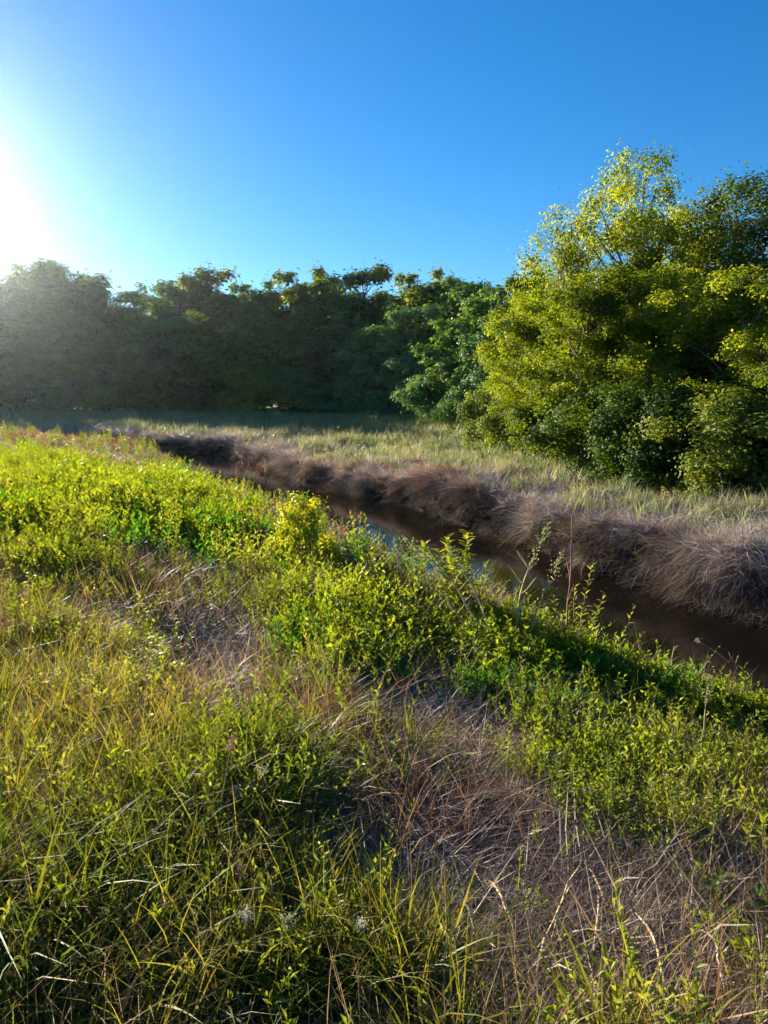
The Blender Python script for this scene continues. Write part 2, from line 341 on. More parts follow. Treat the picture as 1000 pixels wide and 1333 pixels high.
# ------------------------------------------------------------------ scattering of what nobody could count
def scatter(name, label, protos, x, y, scale, idx, z=None, tilt=0.12, zscale=None, rng=RNG, rot=None, sink=0.01, real=False):
    n = len(x)
    if z is None: z = ground_z(x, y) - sink
    me = bpy.data.meshes.new(name); me.vertices.add(n)
    me.vertices.foreach_set('co', np.stack([x, y, z], 1).astype(np.float32).ravel())
    rz = rng.uniform(0, 6.283, n) if rot is None else rot
    ro = np.stack([rng.normal(0, tilt, n), rng.normal(0, tilt, n), rz], 1)
    zs = scale if zscale is None else scale * zscale
    for nm, arr in (('rot', ro), ('scl', np.stack([scale, scale, zs], 1))):
        a = me.attributes.new(nm, 'FLOAT_VECTOR', 'POINT'); a.data.foreach_set('vector', arr.astype(np.float32).ravel())
    a = me.attributes.new('pick', 'INT', 'POINT'); a.data.foreach_set('value', np.asarray(idx, np.int32))
    a = me.attributes.new('own', 'FLOAT', 'POINT'); a.data.foreach_set('value', rng.uniform(0, 1, n).astype(np.float32))
    o = obj(name, me); o['kind'] = 'stuff'; o['label'] = label
    g = bpy.data.node_groups.new(name, 'GeometryNodeTree')
    g.interface.new_socket('Geometry', in_out='INPUT', socket_type='NodeSocketGeometry')
    g.interface.new_socket('Geometry', in_out='OUTPUT', socket_type='NodeSocketGeometry')
    N, L = g.nodes, g.links
    gi, go = N.new('NodeGroupInput'), N.new('NodeGroupOutput')
    ip = N.new('GeometryNodeInstanceOnPoints'); ip.inputs['Pick Instance'].default_value = True
    jn = N.new('GeometryNodeJoinGeometry')
    for p in reversed(protos):
        oi = N.new('GeometryNodeObjectInfo'); oi.inputs['Object'].default_value = p; oi.inputs['As Instance'].default_value = True
        L.new(oi.outputs['Geometry'], jn.inputs[0])
    L.new(jn.outputs[0], ip.inputs['Instance'])
    def attr(nm, t):
        q = N.new('GeometryNodeInputNamedAttribute'); q.data_type = t; q.inputs['Name'].default_value = nm; return q
    e = N.new('FunctionNodeEulerToRotation'); L.new(attr('rot', 'FLOAT_VECTOR').outputs[0], e.inputs[0])
    L.new(e.outputs[0], ip.inputs['Rotation']); L.new(attr('scl', 'FLOAT_VECTOR').outputs[0], ip.inputs['Scale'])
    L.new(attr('pick', 'INT').outputs[0], ip.inputs['Instance Index'])
    L.new(gi.outputs[0], ip.inputs['Points'])
    if real:
        rl = N.new('GeometryNodeRealizeInstances'); L.new(ip.outputs[0], rl.inputs[0]); L.new(rl.outputs[0], go.inputs[0])
    else: L.new(ip.outputs[0], go.inputs[0])
    md = o.modifiers.new('scatter', 'NODES'); md.node_group = g
    return o
def proto(name, soup, mat):
    return bpy.data.objects.new(name, soup.mesh(name, mat))      # never linked to the scene: only its geometry is scattered

def stem_plant(sp, rng, stems, rad, h, leaf_l, leaf_w, per, lean=0.2, stemw=0.005, up_ang=0.9, tip_bias=0.25, droop=.1):
    P = blades(sp, rng, stems, rad, h, (stemw, stemw * 1.4), lean=lean, droop=droop, segs=4)
    for i in range(stems):
        t = np.linspace(tip_bias, 1.0, per) ** 0.9
        q = np.stack([np.interp(t, np.linspace(0, 1, 5), P[i][:, k]) for k in range(3)], 1)
        a = np.arange(per) * 2.4 + rng.uniform(0, 6) + rng.normal(0, .3, per)
        el = up_ang * (0.35 + 0.75 * t) + rng.normal(0, .2, per)
        D = unit(np.stack([np.cos(a) * np.cos(el), np.sin(a) * np.cos(el), np.sin(el)], 1))
        sc = (1.15 - 0.55 * t) * rng.uniform(.75, 1.2, per)
        leaves(sp, rng, q, D, leaf_l * sc, leaf_w * sc, tone=rng.uniform(.2, .9))

def build_protos():
    P = {}
    def mk(key, count, fn, mat):
        P[key] = []
        for i in range(count):
            rng = np.random.default_rng(hash(key) % 1 + 100 * len(P) + i); sp = Soup(); fn(sp, rng); P[key].append(proto(key, sp, mat))
    mk('grass_near', 4, lambda s, r: (blades(s, r, 34, .07, (.16, .42), (.005, .013), .35, .6, 4), blades(s, r, 6, .05, (.3, .55), (.003, .006), .2, .3, 5, tone=.95)), M['grass'])
    mk('grass_far', 3, lambda s, r: blades(s, r, 26, .16, (.2, .5), (.012, .022), .3, .4, 3), M['grass'])
    mk('dry_near', 4, lambda s, r: blades(s, r, 26, .08, (.15, .42), (.002, .005), .4, .35, 3, kink=.03), M['dry'])
    mk('dry_far', 3, lambda s, r: blades(s, r, 24, .16, (.2, .5), (.008, .015), .35, .35, 3), M['dry'])
    mk('red_near', 3, lambda s, r: blades(s, r, 24, .07, (.10, .27), (.003, .007), .22, .2, 4, kink=.04), M['red'])
    mk('red_far', 3, lambda s, r: blades(s, r, 22, .16, (.15, .42), (.010, .02), .3, .35, 3), M['red'])
    mk('purple', 5, lambda s, r: blades(s, r, 40, .2, (.2, .65), (.006, .014), .7, .8, 4, kink=.08), M['purple'])
    mk('purple_near', 3, lambda s, r: blades(s, r, 34, .10, (.15, .40), (.003, .006), .5, .6, 4, kink=.04), M['purple'])
    def lie(s, r):
        n = 60; a = r.normal(0.0, .55, n) + (r.uniform(size=n) < .2) * r.uniform(0, 3, n)
        pos = np.stack([r.uniform(-.22, .22, n), r.uniform(-.22, .22, n), r.uniform(0.0, .05, n)], 1)
        blades(s, r, n, 0, (.18, .55), (.003, .007), 1.1, -.12, 2, pos=pos, az=a, kink=.04, flat=.28)
    mk('thatch', 5, lie, M['thatch'])
    mk('overhang', 4, lambda s, r: blades(s, r, 50, .16, (.3, .75), (.007, .014), .55, .95, 5, az=r.normal(0, 1.0, 50), kink=.08), M['purple'])
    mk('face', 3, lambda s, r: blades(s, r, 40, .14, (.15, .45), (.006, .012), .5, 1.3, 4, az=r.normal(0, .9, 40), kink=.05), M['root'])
    mk('overhang_red', 3, lambda s, r: blades(s, r, 44, .16, (.25, .6), (.008, .016), .5, .8, 4, az=r.normal(0, .9, 44), kink=.03), M['red'])
    mk('lush_near', 8, lambda s, r: (lambda q, k: stem_plant(s, r, [9, 6, 4][k], [.08, .10, .12][k], (.10 + .04 * k, .26 + .10 * k), q, q * (.22 + .1 * k), [17, 14, 12][k], lean=.2 + .1 * k))([.045, .065, .095][r.integers(0, 3)], r.integers(0, 3)), M['lush'])
    mk('lush_deep', 3, lambda s, r: stem_plant(s, r, 7, .09, (.14, .32), .066, .016, 15), M['lush_deep'])
    mk('lush_far', 3, lambda s, r: stem_plant(s, r, 9, .17, (.25, .55), .11, .032, 12), M['lush'])
    mk('lush_far_deep', 2, lambda s, r: stem_plant(s, r, 9, .17, (.2, .45), .11, .032, 12), M['lush_deep'])
    mk('weed_near', 4, lambda s, r: stem_plant(s, r, 4, .05, (.16, .42), .045, .014, 17, lean=.3), M['weed'])
    mk('weed_far', 3, lambda s, r: stem_plant(s, r, 7, .14, (.3, .6), .09, .026, 12), M['weed'])
    mk('pale_far', 4, lambda s, r: blades(s, r, 30, .22, (.25, .6), (.014, .026), .25, .25, 3), M['pale'])
    mk('seedy', 3, lambda s, r: (blades(s, r, 10, .05, (.3, .62), (.002, .004), .25, .35, 5, tone=.8)), M['dry'])
    return P
PR = build_protos()

# zones: (px, py, half width px, half height px, weight), laid on the ground they show
def zone(lst):
    out = []
    for (px, py, rx, ry, w) in lst:
        x, y, z = on_ground(px, py)
        y2 = on_plane(px, py - ry, z)[1]; y1 = on_plane(px, py + ry, z)[1]
        dist = math.hypot(x, y)
        x2 = on_plane(px + rx, py, z)[0]
        out.append((x, y, abs(x2 - x), (y2 - y1) / 2 if y2 > y1 else 4.0, x / y, w))
    return out
def zval(zs, x, y):
    r = np.zeros(len(x))
    for (cx, cy, rx, ry, sl_, w) in zs:
        u = (x - cx - sl_ * (y - cy)) / rx; v = (y - cy) / ry
        r = np.maximum(r, w * np.exp(-0.7 * (u * u + v * v) ** 1.5))
    return r
Z = {
 'lush': zone([(60, 640, 120, 45, 1), (190, 655, 110, 28, .9), (110, 700, 150, 22, .45), (40, 770, 80, 50, .5), (200, 850, 45, 55, .7),
               (255, 800, 60, 30, .6), (330, 760, 60, 35, .6), (470, 820, 80, 48, 1), (540, 850, 70, 40, .9), (620, 850, 50, 40, .9), (670, 860, 70, 45, .9),
               (400, 770, 60, 40, .7), (760, 890, 80, 30, .5), (950, 935, 70, 35, .9), (860, 1010, 75, 50, .95), (765, 1020, 60, 50, .8), (60, 860, 80, 60, .5), (130, 950, 90, 45, .42), (40, 1010, 60, 60, .42), (330, 1000, 40, 40, .35), (430, 1280, 70, 40, .42), (215, 1180, 50, 50, .38),
               (560, 990, 30, 30, .15), (985, 1090, 30, 50, .7), (280, 660, 60, 30, .5), (370, 890, 30, 50, .35), (900, 1060, 70, 40, .35)]),
 'deep': zone([(330, 720, 90, 30, .8), (420, 860, 60, 40, .6), (760, 915, 140, 30, 1), (850, 940, 90, 30, .9), (180, 720, 110, 25, .6), (500, 900, 70, 25, .5), (700, 940, 80, 30, .6),
               (250, 640, 70, 25, .5), (640, 920, 60, 35, .5)]),
 'grass': zone([(100, 1230, 190, 130, 1), (80, 1050, 150, 110, .9), (260, 1230, 160, 110, .9), (420, 1260, 110, 80, .7), (230, 1010, 130, 90, .7), (30, 920, 80, 80, .7), (540, 1290, 50, 60, .45),
               (110, 860, 110, 60, .5), (330, 1080, 90, 80, .45), (350, 720, 60, 30, .4)]),
 'dry': zone([(90, 900, 110, 90, .9), (70, 1060, 130, 110, .8), (180, 960, 90, 60, .7), (230, 760, 110, 40, .8), (330, 1180, 120, 100, .5), (450, 1000, 110, 70, .5), (520, 930, 80, 40, .4), (980, 1000, 40, 100, .5), (200, 1250, 150, 100, .35),
              (640, 980, 80, 50, .4)]),
 'red': zone([(555, 1075, 70, 45, 1), (520, 1050, 50, 40, .8), (670, 1080, 45, 32, .8), (200, 770, 60, 22, .8), (230, 950, 90, 40, .35), (430, 960, 50, 40, .5), (510, 1130, 50, 60, .4), (430, 1120, 60, 60, .3)]),
 'thatch': zone([(700, 1180, 170, 110, 1), (600, 1290, 150, 90, 1), (850, 1260, 170, 100, 1), (290, 870, 70, 45, 1), (620, 990, 90, 60, .7), (330, 960, 80, 40, .8), (520, 940, 80, 40, .7), (650, 1100, 110, 50, .9), (950, 1180, 90, 60, .9),
                 (290, 740, 40, 25, .6), (370, 1040, 60, 60, .5), (480, 1150, 70, 90, .6)]),
 'mauve': zone([(235, 755, 90, 22, .7), (290, 865, 70, 42, 1), (330, 960, 60, 40, .6), (560, 955, 90, 35, .55), (345, 730, 50, 22, .9), (435, 742, 36, 20, .9), (560, 905, 60, 22, .5), (760, 965, 50, 22, .45), (140, 815, 70, 25, .3), (640, 1085, 110, 40, .8), (480, 1120, 50, 60, .3), (700, 1200, 150, 90, .6)]),
 'weed': zone([(60, 1080, 100, 90, .5), (250, 1130, 110, 80, .5), (150, 1250, 140, 70, .5), (800, 1050, 110, 60, .9), (860, 1110, 80, 35, .6), (420, 1230, 90, 90, .6), (350, 1050, 80, 80, .5), (150, 980, 120, 80, .45), (450, 900, 80, 50, .5), (120, 820, 130, 60, .5), (700, 960, 60, 40, .5), (330, 850, 60, 50, .4),
               (80, 730, 120, 40, .5), (930, 1030, 70, 60, .5)]),
}
def candidates(n, rmin, rmax, p, rng, half=0.86):
    """points in the wedge ahead, thinning out with distance as r^-p"""
    u = rng.uniform(0, 1, n); q = 2 - p
    y = (rmin ** q + u * (rmax ** q - rmin ** q)) ** (1 / q)
    x = (rng.uniform(-1, 1, n)) * (half * y * 0.80 + 0.9)
    return x, y
def keep(n, rmin, rmax, p, fn, rng=RNG):
    x, y = candidates(n, rmin, rmax, p, rng)
    d, s = sdist(x, y)
    k = rng.uniform(0, 1, n) < fn(x, y, d)
    return x[k], y[k], d[k]
def zthr(key, lo=.25, hi=.6):
    def f(x, y, d):
        v = zval(Z[key], x, y) + 0.24 * vnoise(x, y, 1.7, 21 + len(key)) + .16 * vnoise(x, y, 5.0, 22 + len(key))
        if key not in ('thatch', 'red'): v = v - .75 * zval(Z['mauve'], x, y)
        return sstep(lo, hi, v) * (d < -2.15)
    return f
def sc(name, label, key, n, r0, r1, p, fn, s=(.8, 1.3), rng=RNG, **kw):
    kw.setdefault('real', r1 <= NF)
    x, y, d = keep(n, r0, r1, p, fn)
    sca = rng.uniform(s[0], s[1], len(x)) * (1 + .35 * sstep(24, 38, y)) * (1 + 0.25 * vnoise(x, y, .8, 31))
    return scatter(name, label, PR[key], x, y, sca, rng.integers(0, len(PR[key]), len(x)), **kw)

NF = 7.0          # from here on the coarser tufts take over
nearside = lambda x, y, d: (d < -1.7)
def build_cover():
    # --- thin mixed sward everywhere on the near side
    base = lambda a: (lambda x, y, d: a * (d < -1.7) * (1 - 0.92 * sstep(.2, .5, zval(Z['thatch'], x, y))))
    sc('meadow_grass', 'long green grass blades arching over the near meadow', 'grass_near', 9500, .55, NF, .9, lambda x, y, d: np.maximum(zthr('grass')(x, y, d), .10 * base(1)(x, y, d)), (.75, 1.25))
    sc('dry_grass', 'thin straw-coloured dry grass standing among the green', 'dry_near', 20000, .55, NF, .9, lambda x, y, d: np.maximum(.8 * zthr('dry')(x, y, d), .14 * base(1)(x, y, d)), (.7, 1.2))
    sc('russet_grass', 'reddish brown dry grass standing beside the flattened straw', 'red_near', 42000, .6, NF, .9, zthr('red'), (.7, 1.15))
    sc('flattened_straw', 'grey mauve dead grass lying flat in a mat', 'thatch', 13000, .55, NF, .9, lambda x, y, d: np.maximum(zthr('thatch', .15, .5)(x, y, d), .20) * (d < -1.8), (.8, 1.25), tilt=.06)
    sc('dead_tufts', 'mauve brown dead grass tufts between the weeds', 'purple_near', 4500, .8, NF, .9, lambda x, y, d: np.maximum(.16 * zthr('thatch', .2, .5)(x, y, d), np.maximum(.75 * sstep(.25, .6, zval(Z['mauve'], x, y)) * (y > 3.2), (.14 + .2 * (y > 3.5)) * base(1)(x, y, d))), (.7, 1.1))
    sc('leafy_ground_cover', 'bright yellow-green leafy weeds massed along the near bank', 'lush_near', 14000, .9, NF, .9, zthr('lush', .38, .64), (.55, 1.3))
    sc('deep_green_ground_cover', 'deep green leafy weeds massed above the creek bank', 'lush_deep', 9000, .9, NF, .9, zthr('deep'), (.75, 1.3))
    sc('low_weeds', 'small olive leaved weeds mixed through the grass', 'weed_near', 15000, .7, NF, .9, lambda x, y, d: np.maximum(.75 * zthr('weed')(x, y, d), .07 * base(1)(x, y, d)), (.7, 1.3))
    sc('tall_dry_stems', 'thin dry stems standing taller than the weeds', 'seedy', 5000, .9, NF, .9, lambda x, y, d: (d < -2.2) * (.10 + .25 * (vnoise(x, y, .9, 61) > .2)), (.7, 1.1), tilt=.2)
    # --- farther near side
    far_lush = lambda x, y, d: (d < -2.9) * np.maximum(.75 * zthr('lush', .2, .5)(x, y, d), .32 * sstep(-3, -7, x) * sstep(23, 15, y) * (vnoise(x, y, .35, 41) > -.25))
    sc('sunlit_weeds', 'tall yellow-green weeds covering the sunny meadow on the near side', 'lush_far', 11000, NF, 42, 1.0, far_lush, (.7, 1.3))
    sc('green_weeds', 'deeper green weeds between the sunlit ones', 'lush_far_deep', 5000, NF, 42, 1.0, lambda x, y, d: (d < -2.6) * np.maximum(zthr('deep')(x, y, d), .22 * sstep(30, 18, y)), (.7, 1.2))
    sc('olive_weeds', 'olive weeds mixed into the distant near meadow', 'weed_far', 4500, NF, 48, 1.0, lambda x, y, d: (d < -2) * .35, (.7, 1.2))
    sc('distant_dry_grass', 'straw-coloured grass along the distant near bank', 'dry_far', 10000, NF, 60, .8, lambda x, y, d: (d < -1.8) * (.18 + .6 * sstep(-6, -2.2, d) + .7 * sstep(15, 24, y)), (.7, 1.2))
    sc('bank_dead_grass', 'dead brown grass hanging down the near bank to the water', 'purple', 4500, 4, 52, .6, lambda x, y, d: (d < -1.8) * (d > -3.6) * .55, (.45, .7))
    # --- far bank
    seg = np.linalg.norm(np.diff(CL, axis=0), axis=1); cum = np.r_[0, np.cumsum(seg)]
    ss = np.linspace(cum[1], cum[-3], 4000); cx = np.interp(ss, cum, CL[:, 0]); cy = np.interp(ss, cum, CL[:, 1]); nxx = np.interp(ss, cum, NRM[:, 0]); nyy = np.interp(ss, cum, NRM[:, 1])
    pw = (cy > 3) / np.maximum(6, np.hypot(cx, cy)) ** .8; pw = pw / pw.sum()
    def bank(nm, lab, key, n, d0, d1, s0, s1, tilt, fn=None, az=.35):
        i = RNG.choice(4000, n, p=pw); d = d0 + (d1 - d0) * RNG.uniform(0, 1, n) ** 1.2
        x = cx[i] + nxx[i] * d + RNG.normal(0, .05, n); y = cy[i] + nyy[i] * d + RNG.normal(0, .05, n)
        if fn is not None:
            k = RNG.uniform(0, 1, n) < fn(x, y); x, y, i = x[k], y[k], i[k]
        scl = RNG.uniform(s0, s1, len(x)) * (1 + .55 * vnoise(x, y, 1.3, 71))
        scatter(nm, lab, PR[key], x, y, scl, RNG.integers(0, len(PR[key]), len(x)), rot=np.arctan2(-nyy[i], -nxx[i]) + RNG.normal(0, az, len(x)), tilt=tilt)
    bank('overhanging_dead_grass', 'mauve dead grass hanging over the lip of the far bank', 'overhang', 1500, 2.12, 2.7, .3, .6, .35, az=.9)
    bank('overhanging_russet_grass', 'russet dead grass hanging over the sunlit far bank', 'overhang_red', 1500, 2.1, 3.1, .4, .8, .3, lambda x, y: np.exp(-((y - 19.5) / 5.0) ** 2) + .03)
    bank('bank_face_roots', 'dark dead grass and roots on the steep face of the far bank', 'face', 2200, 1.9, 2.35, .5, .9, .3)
    bank('bank_top_dead_grass', 'lumpy mauve grey dead grass along the top of the far bank', 'purple', 2300, 2.25, 4.8, .35, .7, .5, az=3)
    bank('bank_top_straw', 'pale straw standing in the dead grass of the far bank', 'dry_far', 1700, 2.3, 5.8, .35, .8, .4, az=3)
    bank('bank_top_green', 'thin green grass growing through the dead grass of the far bank', 'pale_far', 1800, 2.5, 6, .35, .75, .3, az=3)
    bank('bank_top_russet', 'russet dry tufts among the dead grass of the far bank', 'red_far', 350, 2.3, 5, .35, .7, .4, az=3)
    sc('far_bank_dead_grass', 'mauve brown dead grass flopping over the far creek bank', 'purple', 22000, 7.5, 60, .7, lambda x, y, d: (d > 2.2) * (.95 * sstep(4.9, 3.1, d + 1.3 * vnoise(x, y, .5, 51)) + .15 * sstep(16, 5, d)), (.7, 1.15), tilt=.25)
    sc('far_bank_russet_grass', 'russet dry grass catching the sun on the far bank', 'red_far', 9000, 9, 60, .7, lambda x, y, d: (d > 2.35) * (d < 5.5) * np.exp(-((y - 19.5) / 6.5) ** 2) * .8, (.7, 1.2))
    sc('far_meadow_grass', 'pale grey-green grass between the far bank and the trees', 'pale_far', 18000, 9, 75, .7, lambda x, y, d: (d > 2.3) * sstep(2.4, 4.4, d + 1.3 * vnoise(x, y, .5, 51)) * (.55 + .6 * vnoise(x, y, .5, 52)), (.7, 1.2))
    sc('far_straw', 'tan dry grass patches on the far meadow', 'dry_far', 9000, 9, 60, .8, lambda x, y, d: (d > 2.3) * sstep(.15, .5, vnoise(x, y, .3, 53)) * .7, (.7, 1.1))
    sc('far_green_weeds', 'low green weeds patched over the far meadow', 'lush_far_deep', 8000, 9, 40, .8, lambda x, y, d: (d > 2.8) * sstep(0, .4, vnoise(x, y, .4, 54)) * .6, (.45, .75))
build_cover()

# ------------------------------------------------------------------ trees
def tree_meshes(key, seed, H, RW, nclump, nleaf, leaf, fol_mat, bark, base=.15, top_sparse=0.0, lobes=5, clump_r=.10, nbr=16, trunk_r=.018, shape=.6, lobe_h=(.13, .20)):
    rng = np.random.default_rng(seed)
    wood = Soup(); fol = Soup()
    tz = np.linspace(0, .93 * H, 9); wob = np.cumsum(rng.normal(0, .018 * H, (9, 2)), 0); wob[0] = 0
    TP = np.c_[wob, tz]; tube(wood, TP, np.linspace(trunk_r * H, .003 * H, 9), 7)
    # uneven crown: several lobes on limbs
    lob = []
    for i in range(lobes):
        u = (i + .5) / lobes; a = i * 2.4 + rng.uniform(-.5, .5)
        rr = RW * .48 * (math.sin(math.pi * min(.97, .22 + .78 * u)) ** shape) * rng.uniform(.6, 1.1)
        lob.append((rr * math.cos(a), rr * math.sin(a), H * (base + (1 - base) * (.12 + .76 * u)), RW * rng.uniform(.42, .62) * (1 - (.38 if lobe_h[0] < .15 else .12) * u), H * (1 - base) * rng.uniform(*lobe_h)))
    C = []
    for k in range(nclump):
        if k % 6 == 5:
            u = rng.uniform(base + .05, .98); a = rng.uniform(0, 6.283)
            R_ = RW * (math.sin(math.pi * min(1, max(.03, (u - base) / (1 - base) * .8 + .18))) ** shape) * rng.uniform(.4, 1.05)
            C.append((R_ * math.cos(a), R_ * math.sin(a), u * H)); continue
        L = lob[rng.integers(0, lobes)]
        d = unit(rng.normal(0, 1, 3)); d[2] = d[2] * .9 + .15; q = rng.uniform(.55, 1.05)
        C.append((L[0] + d[0] * L[3] * q, L[1] + d[1] * L[3] * q, min(H, L[2] + d[2] * L[4] * q * 1.2)))
    C = np.array(C); C[:, 2] = np.maximum(C[:, 2], .03 * H)
    cr = clump_r * RW * rng.uniform(.6, 1.5, len(C))
    w = (cr / cr.mean()) ** 2
    if top_sparse > 0: w = w * (1 - top_sparse * sstep(.55, .95, C[:, 2] / H))
    w /= w.sum()
    own = rng.choice(len(C), nleaf, p=w)
    off = unit(rng.normal(0, 1, (nleaf, 3))) * (rng.uniform(0, 1, (nleaf, 1)) ** .45 * .95 + rng.normal(0, .10, (nleaf, 1))) * cr[own][:, None] * np.array([1.05, 1.05, .95])
    P = C[own] + off; P[:, 2] = np.maximum(P[:, 2], .02)
    D = unit(rng.normal(0, 1, (nleaf, 3)) + unit(off + 1e-6) * .7 + np.array([0, 0, -.1]))
    ct = rng.uniform(0, 1, len(C))
    sz = leaf * rng.uniform(.6, 1.35, nleaf)
    n0 = fol.n
    up = unit(off) * 1.0 + rng.normal(0, .38, (nleaf, 3)) + np.array([0, 0, .35]) + unit(C[own] - np.array([0, 0, H * .5])) * .5
    loose = rng.uniform(0, 1, nleaf) < .13
    P[loose] += rng.normal(0, .55, (int(loose.sum()), 3)) * cr.mean(); P[:, 2] = np.maximum(P[:, 2], .02)
    D = unit(np.cross(up, rng.normal(0, 1, (nleaf, 3))))
    leaves(fol, rng, P, D, sz, sz * .6, up=up)
    fol.tone[-1] = np.repeat(np.clip(.6 * ct[own] + .4 * rng.uniform(0, 1, nleaf), 0, 1), 4)
    # limbs to some of the clumps
    pick = rng.choice(len(C), min(nbr, len(C)), replace=False)
    for j in pick:
        c = C[j]; h0 = np.clip(c[2] / H - rng.uniform(.12, .3), .06, .85) * H
        p0 = np.array([np.interp(h0, tz, TP[:, 0]), np.interp(h0, tz, TP[:, 1]), h0])
        mid = (p0 + c) / 2 + rng.normal(0, .03 * H, 3) + np.array([0, 0, .02 * H])
        t = np.linspace(0, 1, 6)[:, None]
        B = (1 - t) ** 2 * p0 + 2 * t * (1 - t) * mid + t ** 2 * c
        r0 = trunk_r * H * .42 * (1 - .6 * h0 / H)
        tube(wood, B, np.linspace(r0, r0 * .18, 6), 5)
        for q in range(3):
            s0 = B[rng.integers(2, 5)]; e = s0 + unit(rng.normal(0, 1, 3) + unit(c - p0)) * rng.uniform(.05, .12) * H
            tube(wood, np.linspace(s0, e, 3) + rng.normal(0, .004 * H, (3, 3)), [r0 * .3, r0 * .2, r0 * .08], 4)
    return wood.mesh(key + '_wood', bark, True), fol.mesh(key + '_crown', fol_mat)

def add_tree(name, label, cat, meshes, px, Y, top, width, group, base_py=None, rz=None, hz=None, crown_mat=None):
    """px: where its middle shows; Y: metres ahead; top: where the crown's top shows; width: crown width in metres"""
    wood, crown, H0, W0 = meshes
    X = (px - 500) / (F * math.cos(PITCH) + 0) * Y * 1.0
    for _ in range(3): X = at_depth(px, 560, Y)[0]
    z0 = gz(X, Y) - .05
    h = at_depth(px, top, Y)[2] - z0
    t = thing(name, label, cat, (X, Y, z0), random.uniform(0, 6.28) if rz is None else rz, group, (width / W0, width / W0, h / H0))
    obj('trunk', wood, t); c = obj('crown', crown, t)
    if crown_mat:
        c.material_slots[0].link = 'OBJECT'; c.material_slots[0].material = crown_mat
    return t

TM = {}
def tm(key, *a, **k):
    w, c = tree_meshes(key, *a, **k); TM[key] = (w, c, a[1], a[2] * 2)
tm('oak', 1, 11, 3.2, 80, 14000, .30, M['tree_dark'], M['bark'], base=.08, clump_r=.19, lobes=10, shape=.4, lobe_h=(.18, .26))
tm('ash', 2, 12, 2.8, 75, 13000, .30, M['tree_blue'], M['bark'], base=.10, clump_r=.20, lobes=10, shape=.4, lobe_h=(.18, .26))
tm('maple', 3, 11, 3.4, 80, 14000, .30, M['tree_dark'], M['bark'], base=.08, clump_r=.18, lobes=9, shape=.35, lobe_h=(.18, .26))
tm('pine', 5, 11, 2.4, 110, 12000, .2, M['tree_blue'], M['bark'], base=.08, clump_r=.2, lobes=9, shape=.9)
tm('shrub_a', 6, 3.2, 1.9, 90, 9000, .17, M['shrub_dark'], M['bark'], base=.02, clump_r=.18, lobes=5, nbr=8, shape=.35)
tm('shrub_b', 7, 2.6, 1.8, 80, 9000, .13, M['tree_dark'], M['bark'], base=.02, clump_r=.2, lobes=4, nbr=8, shape=.35)
tm('big_a', 8, 10, 4.2, 280, 56000, .108, M['tree_yel'], M['bark_pale'], base=.08, clump_r=.095, lobes=14, nbr=46, top_sparse=.6)
tm('big_b', 9, 9, 3.6, 240, 52000, .108, M['tree_yel'], M['bark_pale'], base=.04, clump_r=.10, lobes=13, nbr=40, shape=.5)
tm('big_c', 10, 10, 4.4, 250, 50000, .112, M['tree_warm'], M['bark_pale'], base=.12, clump_r=.10, lobes=12, nbr=44, top_sparse=.3)
tm('twiggy', 14, 10, 2.4, 150, 7000, .11, M['tree_yel'], M['bark_pale'], base=.3, clump_r=.13, lobes=9, nbr=80, shape=.6, trunk_r=.012)
tm('low_a', 12, 3.2, 2.2, 150, 22000, .10, M['shrub_dark'], M['bark'], base=.0, clump_r=.13, lobes=7, nbr=14, shape=.3)
tm('low_b', 13, 2.4, 1.7, 110, 16000, .085, M['tree_warm'], M['bark'], base=.0, clump_r=.14, lobes=6, nbr=14, shape=.3)

